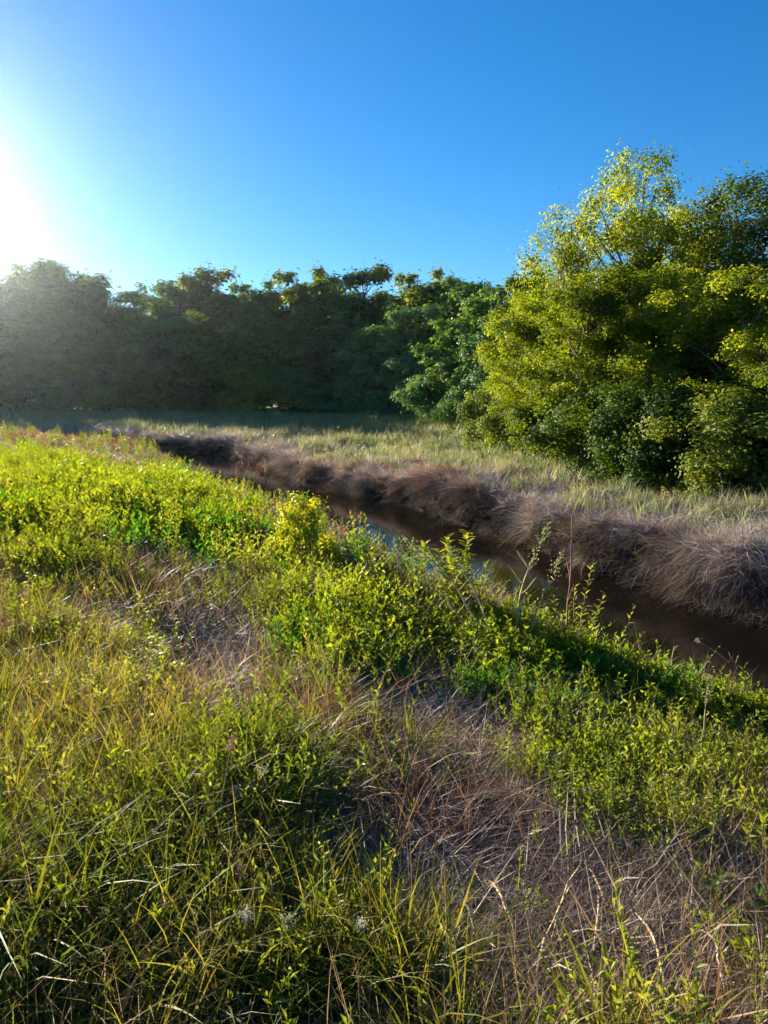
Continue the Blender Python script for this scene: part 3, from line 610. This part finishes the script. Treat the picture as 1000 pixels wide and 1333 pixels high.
TW = 'trees of the wood beyond the far meadow'
wood_trees = [  # px, Y, top px, width m, mesh, label
 (-40, 46, 372, 8.0, 'oak', 'broad dark tree hazed by the low sun at the edge of the view'),
 (30, 52, 362, 7.0, 'maple', 'rounded hazy tree beside the highest sunward crown'),
 (85, 50, 346, 8.5, 'oak', 'high broad crown standing darkest against the sun glow'),
 (140, 54, 366, 6.0, 'ash', 'narrow tree sloping down from the high sunward crown'),
 (190, 50, 372, 4.6, 'pine', 'slim pointed tree beside the dip full of bright sky'),
 (232, 54, 380, 5.5, 'ash', 'blue-green tree behind the slim pointed one'),
 (292, 52, 360, 6.5, 'elm', 'olive tree with thin top and gaps of sky below it'),
 (335, 56, 366, 6.0, 'maple', 'dark rounded tree between two olive topped trees'),
 (395, 50, 350, 6.5, 'elm', 'tall tree whose olive top catches the sun'),
 (440, 55, 364, 5.5, 'oak', 'dark tree tucked behind the sunlit olive top'),
 (490, 52, 356, 5.5, 'elm', 'open crowned tree with white sky showing through'),
 (545, 50, 352, 6.0, 'elm', 'bright olive topped tree in the middle of the wood'),
 (592, 54, 368, 5.5, 'ash', 'blue-green tree beside the bright olive top'),
 (632, 50, 372, 5.5, 'maple', 'dark tree ending the even wood skyline'),
 (672, 46, 362, 5.0, 'elm', 'thin leaved tree in the gap before the big yellow-green trees'),
 (720, 48, 372, 6.5, 'ash', 'tree half hidden behind the thin leaved tree'),
 (780, 50, 400, 8.0, 'oak', 'dark tree seen through the big yellow-green crowns'),
 (15, 44, 425, 6.5, 'ash', 'lower hazy tree in front of the broad dark one'),
 (75, 43, 440, 6.0, 'maple', 'low rounded tree washed pale by the sun'),
 (130, 44, 415, 5.5, 'pine', 'mid-height conical tree in pale haze'),
 (185, 43, 432, 6.0, 'oak', 'mid-height dark tree under the bright dip'),
 (240, 45, 420, 5.5, 'ash', 'mid-height blue-green tree under the olive thin top'),
 (292, 44, 430, 6.0, 'maple', 'mid-height dark tree behind the rounded shrub'),
 (345, 45, 412, 5.5, 'oak', 'mid-height dark tree between the paler ones'),
 (400, 43, 425, 5.5, 'ash', 'mid-height tree with soft blue-green crown'),
 (450, 45, 410, 5.5, 'pine', 'conical dark tree left of the deep shadow'),
 (500, 43, 428, 5.5, 'oak', 'dark tree under the open crown'),
 (548, 44, 405, 5.0, 'ash', 'mid-height tree below the bright olive top'),
 (596, 42, 415, 5.5, 'maple', 'mid-height dark tree next to the meadow corner'),
 (645, 40, 420, 5.0, 'oak', 'dark tree behind the shrub at the meadow corner'),
 (700, 38, 430, 6.0, 'maple', 'dark tree behind the yellow-green crowns'),
]
def out_f(px): return 1.10 + .85 * float(sstep(660, 420, np.array(px * 1.0)))
for px, Y, top, w, k, lab in wood_trees:
    Y *= out_f(px); w *= out_f(px) * 1.12
    add_tree('tree', lab.replace('left of', 'beside'), 'tree', TM[k if k != 'elm' else ('oak', 'ash', 'maple')[px % 3]], px, Y, top, w, TW, crown_mat=M[{'e': 'tree_warm', 'm': 'tree_dark'}.get(k[0], random.choice(['tree_dark', 'tree_dark', 'tree_blue', 'tree_blue']))])
for i, px in enumerate(range(-110, 1180, 62)):
    k = ('oak', 'maple', 'ash')[i % 3]
    add_tree('tree', 'back row tree filling the depth of the wood', 'tree', TM[k], px + random.uniform(-15, 15), 62 * (1 + .85 * float(sstep(660, 420, np.array(px * 1.0)))) + random.uniform(-2, 3), 380 + random.uniform(-6, 14), 10 * out_f(px), 'back row trees deep in the wood')
for i, px in enumerate(range(-90, 1100, 75)):
    f = out_f(px)
    add_tree('shrub', 'undergrowth shrub filling the foot of the wood behind the first trees', 'shrub', TM['shrub_a' if i % 2 else 'shrub_b'], px + random.uniform(-15, 15), 52 * f, 462 + random.uniform(-10, 10), 8.5 * f, 'undergrowth shrubs inside the wood')
edge = [(-30, 40, 490, 5, 'a'), (25, 41, 500, 4.5, 'b'), (80, 41, 492, 5, 'a'), (135, 41, 500, 4.5, 'b'), (190, 41, 488, 5, 'a'), (235, 41, 505, 4, 'b'), (280, 41, 495, 4.5, 'a'),
        (332, 40, 474, 4.8, 'b'), (380, 41, 482, 4.0, 'a'), (425, 41, 500, 4, 'b'), (470, 40, 490, 4.6, 'a'), (515, 40, 505, 4, 'b'), (560, 38, 492, 4.6, 'a'), (603, 36, 500, 4, 'b')]
elab = ['hazy shrub at the sunward end of the wood edge', 'small pale shrub in the sun haze', 'low broad shrub in the sun haze', 'small shrub below the conical tree', 'broad dark shrub below the bright dip',
        'small dark shrub where the meadow grass turns mauve', 'dark shrub beside the rounded light topped one', 'rounded shrub with a lighter green dome', 'upright dark shrub beside the light dome',
        'small shrub by the deepest shadow', 'dark broad shrub in deep shadow', 'small dark shrub between broader ones', 'broad shrub near the meadow corner', 'small shrub nearest the yellow-green trees']
for (px, Y, top, w, k), lab in zip(edge, elab):
    Y *= out_f(px); w *= out_f(px)
    add_tree('shrub', lab, 'shrub', TM['shrub_' + k], px, Y, top, w, 'shrubs along the wood edge', crown_mat=M['tree_yel'] if px == 332 else M[('tree_dark', 'shrub_dark', 'tree_blue')[px % 3]])

GB = 'big yellow-green trees over the far meadow'
for px, Y, top, w, k, lab in [
 (800, 25, 212, 9.0, 'big_a', 'tallest yellow-green tree with a thin open top'),
 (722, 26, 270, 3.8, 'twiggy', 'slim sparse tree with bare grey twigs against the sky'),
 (960, 24, 228, 10.5, 'big_c', 'large darker olive tree rising to the edge of the view'),
 (880, 27, 262, 6.5, 'big_c', 'olive tree between the tallest one and the large dark one'),
 (700, 24, 378, 5.8, 'big_b', 'yellow-green tree forming the sloping sunlit shoulder'),
 (770, 20.5, 350, 6.2, 'big_b', 'full yellow-green tree leaning out over the meadow'),
 (860, 19.5, 350, 6.0, 'big_b', 'sunlit yellow-green tree in front of the olive crowns'),
 (950, 17.5, 345, 6.4, 'big_b', 'nearest yellow-green tree with bright spires of leaves'),
 (1060, 18, 300, 7.0, 'big_c', 'olive tree mostly beyond the edge of the view'),
 (1040, 15, 385, 4.8, 'big_b', 'yellow-green tree cut by the edge of the view')]:
    add_tree('tree', lab, 'tree', TM[k], px, Y, top, w, GB, crown_mat=M['tree_warm' if px in (960, 1060, 735) else 'tree_yel'])
for px, Y, top, w, k, lab in [
 (652, 29, 500, 3.6, 'low_b', 'rounded shrub with a sunlit yellow flank at the meadow corner'),
 (690, 25, 520, 3.8, 'low_b', 'grey-green rounded shrub beside the sunlit one'),
 (735, 22, 515, 4.0, 'low_a', 'dark shrub at the foot of the sloping shoulder tree'),
 (790, 19.5, 505, 4.2, 'low_a', 'dark green shrub under the leaning tree'),
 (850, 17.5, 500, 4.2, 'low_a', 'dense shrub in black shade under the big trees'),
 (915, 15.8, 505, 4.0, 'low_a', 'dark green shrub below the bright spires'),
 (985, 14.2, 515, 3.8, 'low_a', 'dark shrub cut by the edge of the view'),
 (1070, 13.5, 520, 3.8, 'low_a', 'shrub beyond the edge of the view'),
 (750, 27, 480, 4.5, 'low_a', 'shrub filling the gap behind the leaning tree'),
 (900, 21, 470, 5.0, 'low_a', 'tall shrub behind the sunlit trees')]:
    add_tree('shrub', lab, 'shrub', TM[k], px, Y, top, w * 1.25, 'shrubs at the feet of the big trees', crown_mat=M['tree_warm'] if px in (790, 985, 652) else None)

#@@DETAILS@@
# ------------------------------------------------------------------ plants one can single out
def pxm(px, py, Y):   # metres across per photo pixel there
    return Y / F
def leaf_mesh(name, l, w, mat, curl=.18, tone=.5):
    """an ovate leaf folded along its midrib and curling down"""
    t = np.linspace(0, 1, 6); prof = np.sin(math.pi * t ** .8) * .5 * w; V = []; 
    for i in range(6):
        y = l * t[i]; z = -curl * l * t[i] ** 2
        V += [(-prof[i], y, z + prof[i] * .35), (0, y, z), (prof[i], y, z + prof[i] * .35)]
    T = []
    for i in range(5):
        a = 3 * i
        T += [[a, a + 1, a + 4], [a, a + 4, a + 3], [a + 1, a + 2, a + 5], [a + 1, a + 5, a + 4]]
    return raw_mesh(name, V, T, mat, np.full(18, tone), np.repeat(t * .4 + .6, 3))
LEAF = {k: [leaf_mesh('leaf_' + k, 1, w, M[m], c, tn) for tn, c in ((.2, .15), (.5, .25), (.9, .35))] for k, w, m in
        (('yellow', .42, 'yellow'), ('lush', .36, 'lush'), ('weed', .38, 'weed'), ('broad', .62, 'lush'), ('narrow', .2, 'lush'))}
BLADE = []
for q in range(5):
    rr = np.random.default_rng(90 + q); spb = Soup()
    blades(spb, rr, 1, 0, (1, 1), (.022, .03), .45, .5 + .12 * q, 7, pos=np.zeros((1, 3)), az=np.zeros(1), tone=.15 + .17 * q)
    BLADE.append(spb.mesh('grass_blade', M['grass']))
def put_leaf(parent, mesh, p, d, L, roll=0.0):
    o = bpy.data.objects.new('leaf', mesh); COL.objects.link(o); o.parent = parent
    o.location = p; o.rotation_euler = Vector(d).to_track_quat('Y', 'Z').to_euler(); o.scale = (L, L, L)
    return o
def stem_path(h, lean, az, bow=0.0, n=7, rng=None):
    t = np.linspace(0, 1, n); s = lean * h * t + bow * h * t ** 2.2
    P = np.stack([np.cos(az) * s, np.sin(az) * s, h * t * (1 - .25 * abs(bow) * t ** 2)], 1)
    if rng is not None: P[1:] += np.cumsum(rng.normal(0, .008 * h, (n - 1, 3)), 0)
    return P
def plant_at(name, label, cat, px, py, top, group=None, z=None):
    x, y, zz = on_ground(px, py)
    h = max(.08, at_depth(px, top, y)[2] - zz)
    t = thing(name, label, cat, (x, y, zz - .015), 0, group)
    return t, h, y
_seed = [500]
def rng_():
    _seed[0] += 1; return np.random.default_rng(_seed[0])

def leafy(name, label, cat, px, py, top, kind='yellow', stems=1, nl=18, L=.08, lean=.1, az=0.0, stem='stem_green', group=None, t0=.25, single=True, up=.6, r=.004, bow=0.0, spread=0.25):
    """upright stem(s), each leaf an object of its own when it shows large"""
    rng = rng_(); t, h, y = plant_at(name, label, cat, px, py, top, group)
    fol = Soup()
    for s in range(stems):
        hs = h * (1 if s == 0 else rng.uniform(.55, .92)); a = az if s == 0 else rng.uniform(0, 6.28)
        P = stem_path(hs, lean if s == 0 else spread * rng.uniform(.4, 1.2), a, bow, rng=rng)
        sp = Soup(); tube(sp, P, np.linspace(r, r * .35, len(P)), 5)
        obj('stem', sp.mesh('stem', M[stem], True), t)
        n = max(4, int(nl * hs / h)); tt = np.linspace(t0, 1, n)
        for i, u in enumerate(tt):
            q = np.array([np.interp(u, np.linspace(0, 1, len(P)), P[:, k]) for k in range(3)])
            an = i * 2.4 + rng.uniform(-.4, .4); el = up * (.3 + .9 * u) + rng.normal(0, .25)
            d = (math.cos(an) * math.cos(el), math.sin(an) * math.cos(el), math.sin(el))
            l = L * (1.1 - .45 * u ** 3) * rng.uniform(.7, 1.2)
            if single: put_leaf(t, LEAF[kind][rng.integers(0, 3)], q, d, l)
            else: leaves(fol, rng, q[None], np.array([d]), l, l * .42)
    if not single and fol.n:
        obj('foliage', fol.mesh('foliage', M[{'yellow': 'yellow', 'lush': 'lush', 'weed': 'weed', 'broad': 'lush', 'narrow': 'lush'}[kind]]), t)
    return t

def stalk(label, px, py, top, name='dead_stalk', cat='stalk', mat='stem_straw', r=.003, lean=0.05, az=0.0, bow=0.0, head=None, head_l=.06, head_w=.02, twigs=0, group=None, hn=60):
    rng = rng_(); t, h, y = plant_at(name, label, cat, px, py, top, group)
    P = stem_path(h, lean, az, bow, 9, rng); sp = Soup(); tube(sp, P, np.linspace(r, r * .4, 9), 5); obj('stem', sp.mesh('stem', M[mat], True), t)
    for k in range(twigs):
        u = rng.uniform(.35, .95); q = np.array([np.interp(u, np.linspace(0, 1, 9), P[:, j]) for j in range(3)])
        a = rng.uniform(0, 6.28); e = q + np.array([math.cos(a) * .6, math.sin(a) * .6, .8]) * h * rng.uniform(.08, .22)
        tw = Soup(); tube(tw, np.linspace(q, e, 4) + rng.normal(0, .004, (4, 3)), np.linspace(r * .5, r * .2, 4), 4); obj('twig', tw.mesh('twig', M[mat], True), t)
    if head:
        d = unit(P[-1] - P[-2]); f = Soup(); u = rng.uniform(0, 1, hn)
        C = P[-1] + d * (u[:, None] - .35) * head_l + rng.normal(0, 1, (hn, 3)) * (head_w * .45 * np.sin(math.pi * np.clip(u, .08, .95)))[:, None]
        D = unit(rng.normal(0, .7, (hn, 3)) + d); lf = head_w * (.38 if head == 'fluff' else .5); leaves(f, rng, C, D, lf * rng.uniform(.5, 1.1, hn), lf * .35)
        obj('seed_head' if head not in ('fluff',) else 'flower_head', f.mesh('head', M[head]), t)
    return t

def grass_clump(label, px, py, n, L, group=None, az0=None, spread=6.28):
    rng = rng_(); x, y, z = on_ground(px, py)
    t = thing('grass_clump', label, 'grass clump', (x, y, z - .01), 0, group)
    for i in range(n):
        o = bpy.data.objects.new('blade', BLADE[rng.integers(0, 5)]); COL.objects.link(o); o.parent = t
        a = rng.uniform(0, 6.28); r = .05 * math.sqrt(rng.uniform()); l = L * rng.uniform(.55, 1.15)
        o.location = (r * math.cos(a), r * math.sin(a), 0); o.rotation_euler = (rng.normal(0, .12), rng.normal(-.1, .15), (az0 or 0) + rng.uniform(-.5, .5) * spread)
        o.scale = (l, l * rng.uniform(.7, 1.2), l)
    return t

def straw(label, p0, p1, lift=.03, r=.003, mat='stem_straw', group=None, name='dead_straw'):
    """a fallen stalk lying across the mat from one photo point to another"""
    a = np.array(on_ground(*p0)); b = np.array(on_ground(*p1)); rng = rng_()
    t = np.linspace(0, 1, 9)[:, None]; P = a + (b - a) * t; P[:, 2] = ground_z(P[:, 0], P[:, 1]) + .10 + lift * np.sin(t[:, 0] * math.pi) + .008
    P[:, :2] += np.cumsum(rng.normal(0, .004, (9, 2)), 0); P -= a
    sp = Soup(); tube(sp, P, np.linspace(r, r * .5, 9), 5)
    o = obj(name, sp.mesh(name, M[mat], True), loc=tuple(a)); o['label'] = label; o['category'] = 'straw'
    if group: o['group'] = group
    return o

def build_details():
    # round bush standing on the near bank
    x, y, z = on_ground(395, 742); h = at_depth(395, 645, y)[2] - z; w = 96 * y / F
    k = TM['low_b']; w *= 1.15; kk = thing('bush', 'small rounded light green bush at the edge of the creek', 'bush', (x, y, z - .03), .6, None, (w / k[3], w / k[3], h / k[2]))
    wood, crown = tree_meshes('bank_bush', 33, 2.4, 1.7, 70, 9000, .12, M['yellow'], M['bark'], base=.02, clump_r=.17, lobes=5, nbr=26, shape=.4)
    obj('trunk', wood, kk); obj('crown', crown, kk)
    # saplings and twiggy plants against the dark water
    leafy('sapling', 'tallest young plant with rounded yellow leaves against the dark water', 'sapling', 598, 812, 690, 'yellow', 5, 60, .15, .08, .3, r=.007, t0=.12, up=.5, spread=.35)
    leafy('sapling', 'slim young plant with one tuft of yellow leaves on top', 'sapling', 556, 800, 706, 'yellow', 1, 22, .16, -.05, .3, r=.006, t0=.72, up=.5)
    leafy('sapling', 'small leafy plant beside the dead stems at the water', 'sapling', 452, 765, 712, 'lush', 3, 18, .11, .1, 1, r=.005, t0=.2)
    leafy('sapling', 'spindly branching plant with yellow tip leaves beside the tall dead stalk', 'sapling', 748, 868, 738, 'yellow', 5, 30, .075, .15, .4, r=.006, spread=.45, stem='stem')
    leafy('sapling', 'open twiggy plant with a light leaf cluster at its end over the bank', 'sapling', 776, 866, 788, 'yellow', 4, 18, .085, .35, .2, r=.006, spread=.6, stem='stem')
    leafy('sapling', 'pale leafy stem standing between the saplings', 'sapling', 622, 812, 735, 'yellow', 3, 22, .09, .12, .2, r=.005, spread=.4)
    stalk('tall thin brown stalk standing highest against the far bank', 733, 858, 668, mat='stem_red', r=.010, lean=.01, head='red', head_l=.35, head_w=.03, twigs=3)
    for i, (px, top, lab) in enumerate([(508, 706, 'thin reddish dead stem nearest the slim sapling'), (517, 716, 'crooked reddish dead stem between two others'), (524, 700, 'longest reddish dead stem in the cluster by the water'), (478, 728, 'short dead stem beside the small leafy plant')]):
        stalk(lab, px, 800, top, mat='stem_red', r=.009, lean=random.uniform(-.1, .1), bow=random.uniform(-.1, .1), twigs=3, group='reddish dead stems by the water')
    for px, top, lean, bow, lab in [(668, 705, -.1, .25, 'pale reed leaf stem curving over at its top'), (648, 740, -.25, -.1, 'pale bent stem leaning off the curved reed'), (682, 745, .15, .1, 'pale stem leaning away from the curved reed'), (640, 705, -.15, -.35, 'thin pale stem arching beside the tallest sapling'), (630, 770, -.5, -.1, 'low pale stem lying over the green weeds')]:
        stalk(lab, px, 860, top, name='reed', cat='reed', mat='stem_straw', r=.013, lean=lean, bow=bow, az=0, twigs=6, head='pale', head_l=.4, head_w=.07, hn=110, group='pale reeds over the creek')
    for px, py, top, lean, bow, hd, lab in [(872, 905, 838, 0, 0, None, 'straight pale stalk standing at the creek edge'), (862, 905, 826, -.55, -.9, None, 'long pale stalk arching low over the water'), (1000, 925, 820, -.5, -.35, 'fluff', 'arching stalk with a small white tuft at its tip'),
                                            (975, 915, 850, .15, .2, None, 'bare stalk beside the white tufted one'), (990, 915, 835, .25, .1, None, 'bare stalk leaning out of the view'), (942, 925, 868, -.5, .1, None, 'short bent stalk at the creek edge'), (955, 920, 846, -.2, .2, None, 'forked dry stalk at the creek edge')]:
        stalk(lab, px, py, top, mat='stem_straw', r=.007, lean=lean, bow=bow, twigs=3, head=hd, head_l=.05, head_w=.05, group='dry stalks at the creek edge')
    rr = rng_()
    for i in range(16):
        px = 306 + 2.9 * i + rr.uniform(-2, 2); py = 640 + .5 * i
        lab = 'tallest rusty stem in the row before the far creek bend' if i == 6 else 'thin rusty dead stem rising at the creek bend'
        stalk(lab, px, py, (592 if i == 6 else 604 + rr.uniform(0, 18)), mat='stem_red', r=.014, lean=rr.uniform(-.15, .15), head='red', head_l=.3, head_w=.09, hn=40, group='rusty stems at the creek bend')
    # tall leafy weeds
    T = leafy
    for px, py, top, kd, st, n, L, lab in [
        (200, 905, 790, 'lush', 3, 36, .060, 'tall bright yellow-green weed standing alone above the dry patch'),
        (238, 880, 800, 'lush', 3, 26, .055, 'bright weed leaning behind the tall lone one'),
        (275, 840, 770, 'weed', 3, 22, .055, 'soft green weed at the top of the bare dark patch'),
        (40, 790, 735, 'lush', 3, 22, .065, 'pale yellow weed top rising out of the sunny grass'),
        (720, 1080, 965, 'weed', 4, 30, .045, 'leafy weed at the edge of the flattened straw'),
        (765, 1130, 1010, 'broad', 3, 26, .040, 'weed with round pale leaves hanging over the straw'),
        (800, 1090, 955, 'lush', 4, 34, .045, 'bright leafy weed rising behind the round leaved one'),
        (850, 1085, 975, 'lush', 4, 32, .045, 'bushy bright weed beside the pale cane'),
        (880, 1120, 1010, 'weed', 4, 30, .042, 'olive weed below the pale cane'),
        (690, 1010, 930, 'weed', 3, 24, .045, 'small weed above the russet grass'),
        (930, 1110, 1010, 'weed', 3, 24, .045, 'thin weed in shade near the yellow sprig'),
        (985, 1150, 1060, 'yellow', 2, 22, .055, 'vivid yellow sprig at the edge of the view'),
        (712, 1146, 1122, 'broad', 2, 8, .035, 'tiny bright green seedling alone on the flattened straw'),
        (795, 1196, 1165, 'yellow', 2, 8, .04, 'low yellow-green seedling under the round leaved weed'),
        (840, 1190, 1160, 'yellow', 2, 8, .04, 'low yellow-green seedling beside a similar one'),
        (215, 1240, 1195, 'yellow', 1, 9, .05, 'small yellow leaf tuft among dark grass'),
        (380, 905, 850, 'weed', 3, 22, .05, 'soft weed beside the bare dark patch'),
        (330, 820, 760, 'lush', 4, 24, .06, 'bright weed behind the bare dark patch'),
        (560, 1000, 955, 'weed', 2, 16, .045, 'dull weed in the grey straw above the russet grass'),
        (630, 1000, 945, 'lush', 2, 18, .045, 'small bright weed beside the grey straw'),
        (440, 1290, 1170, 'lush', 4, 30, .04, 'bright narrow leaved weed among the nearest grass'),
        (400, 1310, 1200, 'lush', 3, 26, .04, 'yellowish weed stem rising from the nearest grass'),
        (350, 1130, 1040, 'weed', 3, 22, .04, 'olive weed beside the pink seed heads'),
        (455, 1150, 1090, 'weed', 3, 22, .035, 'pale fuzzy topped weed near the straw mat'),
        (110, 1060, 970, 'lush', 3, 22, .045, 'bright weed among the tawny grass')]:
        T('weed', lab, 'weed', px, py, top, kd, st, n, L, lean=random.uniform(-.12, .12), az=random.uniform(0, 6), spread=.35, r=.0035)
    # trailing vine over the straw
    for i, (px, py) in enumerate([(893, 1178), (905, 1200), (915, 1222), (930, 1240), (948, 1262), (962, 1290), (940, 1285)]):
        T('creeping_plant', ['topmost tuft', 'second tuft', 'third tuft', 'fourth tuft', 'fifth tuft', 'lowest tuft', 'side tuft'][i] + ' of green leaves in the line trailing over the straw', 'weed', px, py, py - 75, 'broad', 4, 18, .06, .3, 5.0, spread=.6, r=.0025, group='tufts trailing over the straw')
    # heads and stalks in the nearest grass
    for px, py, top, hd, lab, ln in [(318, 1290, 1186, 'fluff', 'fluffy white flower head among the nearest grass', .05), (362, 1300, 1196, 'fluff', 'second fluffy white flower head with a crooked neck', .12),
        (347, 1100, 998, 'fluff', 'pale flower stalk standing over the bare straw', -.03), (308, 1110, 1028, 'fluff', 'small pale flower beside the taller pale one', .02), (470, 1290, 1198, 'fluff', 'small white bud near the straw mat', 0),
        (318, 1230, 1128, 'pink', 'dusty pink seed head spreading above dark grass', .03), (228, 1270, 1175, 'pink', 'lower dusty pink seed head in dark grass', -.05), (268, 1150, 965, 'pink', 'tallest leaning stalk with a pinkish tip', .22),
        (50, 1330, 1248, 'red', 'thick brown seed head in the nearest grass', .05), (335, 1100, 1022, 'pink', 'thin pinkish stalk beside the pale flower', .0)]:
        stalk(lab, px, py, top, name='flower_stalk', cat='flower' if hd == 'fluff' else 'seed stalk', mat='stem_straw', r=.0025, lean=ln, az=0, head=hd, head_l=.026 if hd == 'fluff' else .06, head_w=.026 if hd == 'fluff' else .02, hn=200)
    t = stalk('pale cane with a feathery top rising from the bright weeds', 905, 1020, 900, name='cane', cat='cane', mat='stem_straw', r=.005, lean=.03, head='pale', head_l=.18, head_w=.04, twigs=4, hn=90)
    t = stalk('bent pale cane beside the feathery one', 880, 1010, 905, name='cane', cat='cane', mat='stem_straw', r=.004, lean=-.2, twigs=3)
    stalk('russet stalk standing upright near the yellow sprig', 960, 1120, 1010, mat='stem_red', r=.004, lean=.0, twigs=3)
    stalk('green grass stem rising from the straw mat', 578, 1330, 1160, name='green_stalk', cat='stalk', mat='stem_green', r=.003, lean=.02)
    # fallen straws
    for p0, p1, lab in [((690, 1330), (752, 1176), 'long pale straw slanting up the middle of the mat'), ((768, 1333), (765, 1185), 'pale straw lying straight beside the slanting one'), ((866, 1333), (812, 1210), 'thick pale straw slanting the other way'),
                        ((630, 1180), (678, 1282), 'pinkish straw lying beside the russet grass'), ((790, 1230), (762, 1165), 'short straw above the middle of the mat'), ((985, 1145), (940, 1178), 'pale twig lying under the yellow sprig'),
                        ((760, 1150), (700, 1290), 'thin straw crossing the slanting one'), ((900, 1180), (880, 1080), 'straw leaning into the weeds'), ((940, 1333), (900, 1240), 'pale straw near the trailing tufts'),
                        ((600, 1333), (560, 1240), 'straw beside the nearest grass edge'), ((140, 1105), (220, 1110), 'pale straw lying level across the tawny grass'), ((720, 1260), (850, 1290), 'straw lying level across the mat')]:
        straw(lab, p0, p1, r=.0055, lift=.07)
    # clumps of long grass nearest the camera
    gl = ['broad arching grass clump in the nearest corner', 'dark grass clump beside the corner one', 'grass clump with long blades below the white flower', 'low grass clump by the brown seed head', 'grass clump at the edge of the straw mat',
          'sunlit grass clump at the edge of the view', 'grass clump in front of the tawny grass', 'bright bladed clump under the yellow leaf tuft', 'small clump beside the dusty pink seed head', 'long bladed clump behind the corner one', 'clump with blades lying level near the mat', 'fine clump above the pink seed heads']
    for (px, py, n, L), lab in zip([(40, 1330, 34, .55), (150, 1330, 30, .5), (300, 1333, 30, .45), (90, 1240, 28, .5), (520, 1320, 24, .4), (15, 1150, 28, .5), (130, 1150, 28, .45), (215, 1260, 26, .4), (290, 1200, 24, .4), (30, 1260, 30, .55), (420, 1333, 28, .4), (260, 1100, 22, .4)], gl):
        grass_clump(lab, px, py, n, L, 'long grass clumps nearest the camera')
    # countable weeds of the masses: one model per patch, copied
    def patch(label, group, pts, kd, L, hpx, n=5):
        rng = rng_(); protos = []
        for (px, py) in pts:
            if len(protos) < n:
                t = leafy('weed', label, 'weed', px, py, py - hpx * rng.uniform(.8, 1.25), kd, 3, 22, L, lean=rng.uniform(-.1, .1), az=rng.uniform(0, 6), spread=.3, r=.004, single=False, group=group); protos.append(t)
            else:
                s = protos[rng.integers(0, n)]; x, y, z = on_ground(px, py); c = s.copy(); COL.objects.link(c)
                c.location = (x, y, z - .015); c.rotation_euler = (0, 0, rng.uniform(0, 6.28)); q = rng.uniform(.8, 1.2); c.scale = (q, q, q)
                for ch in s.children:
                    d = ch.copy(); COL.objects.link(d); d.parent = c
    r = rng_()
    def ell(cx, cy, rx, ry, n):
        a = r.uniform(0, 6.28, n); q = np.sqrt(r.uniform(0, 1, n)); return [(cx + rx * u * math.cos(b), cy + ry * u * math.sin(b)) for u, b in zip(q, a)]
    patch('bright weed stem in the lush strip above the creek', 'weeds of the lush strip', ell(500, 870, 130, 45, 34), 'lush', .075, 60)
    patch('bright weed stem massed before the pale reeds', 'weeds before the reeds', ell(660, 885, 70, 30, 20), 'lush', .07, 60)
    patch('yellow-lit weed stem in the far sunny meadow', 'weeds of the sunny meadow', ell(110, 690, 150, 50, 36), 'yellow', .12, 42)
    patch('green weed stem on the bank beyond the straw', 'weeds of the near bank', ell(860, 960, 120, 40, 26), 'lush', .06, 55)
    patch('olive weed stem in the tawny grass', 'weeds of the tawny grass', ell(130, 930, 120, 90, 26), 'weed', .055, 60)
build_details()

# ------------------------------------------------------------------ haze
def build_haze():
    x0, x1, y0, y1, z0, z1 = -305, 305, -64, 305, -3.2, 24
    V = [(x, y, z) for x in (x0, x1) for y in (y0, y1) for z in (z0, z1)]
    T = [[0, 1, 3], [0, 3, 2], [4, 6, 7], [4, 7, 5], [0, 4, 5], [0, 5, 1], [2, 3, 7], [2, 7, 6], [0, 2, 6], [0, 6, 4], [1, 5, 7], [1, 7, 3]]
    m = bpy.data.materials.new('thin_morning_haze'); n, l = nt(m)
    out = n.new('ShaderNodeOutputMaterial'); v = n.new('ShaderNodeVolumePrincipled')
    v.inputs['Color'].default_value = (0.8, 0.9, 1.0, 1); v.inputs['Density'].default_value = 0.00016; v.inputs['Anisotropy'].default_value = 0.92
    l.new(v.outputs[0], out.inputs['Volume'])
    o = obj('haze', raw_mesh('haze', V, T, m)); o['kind'] = 'stuff'; o['label'] = 'thin bright haze in the low sun'
build_haze()
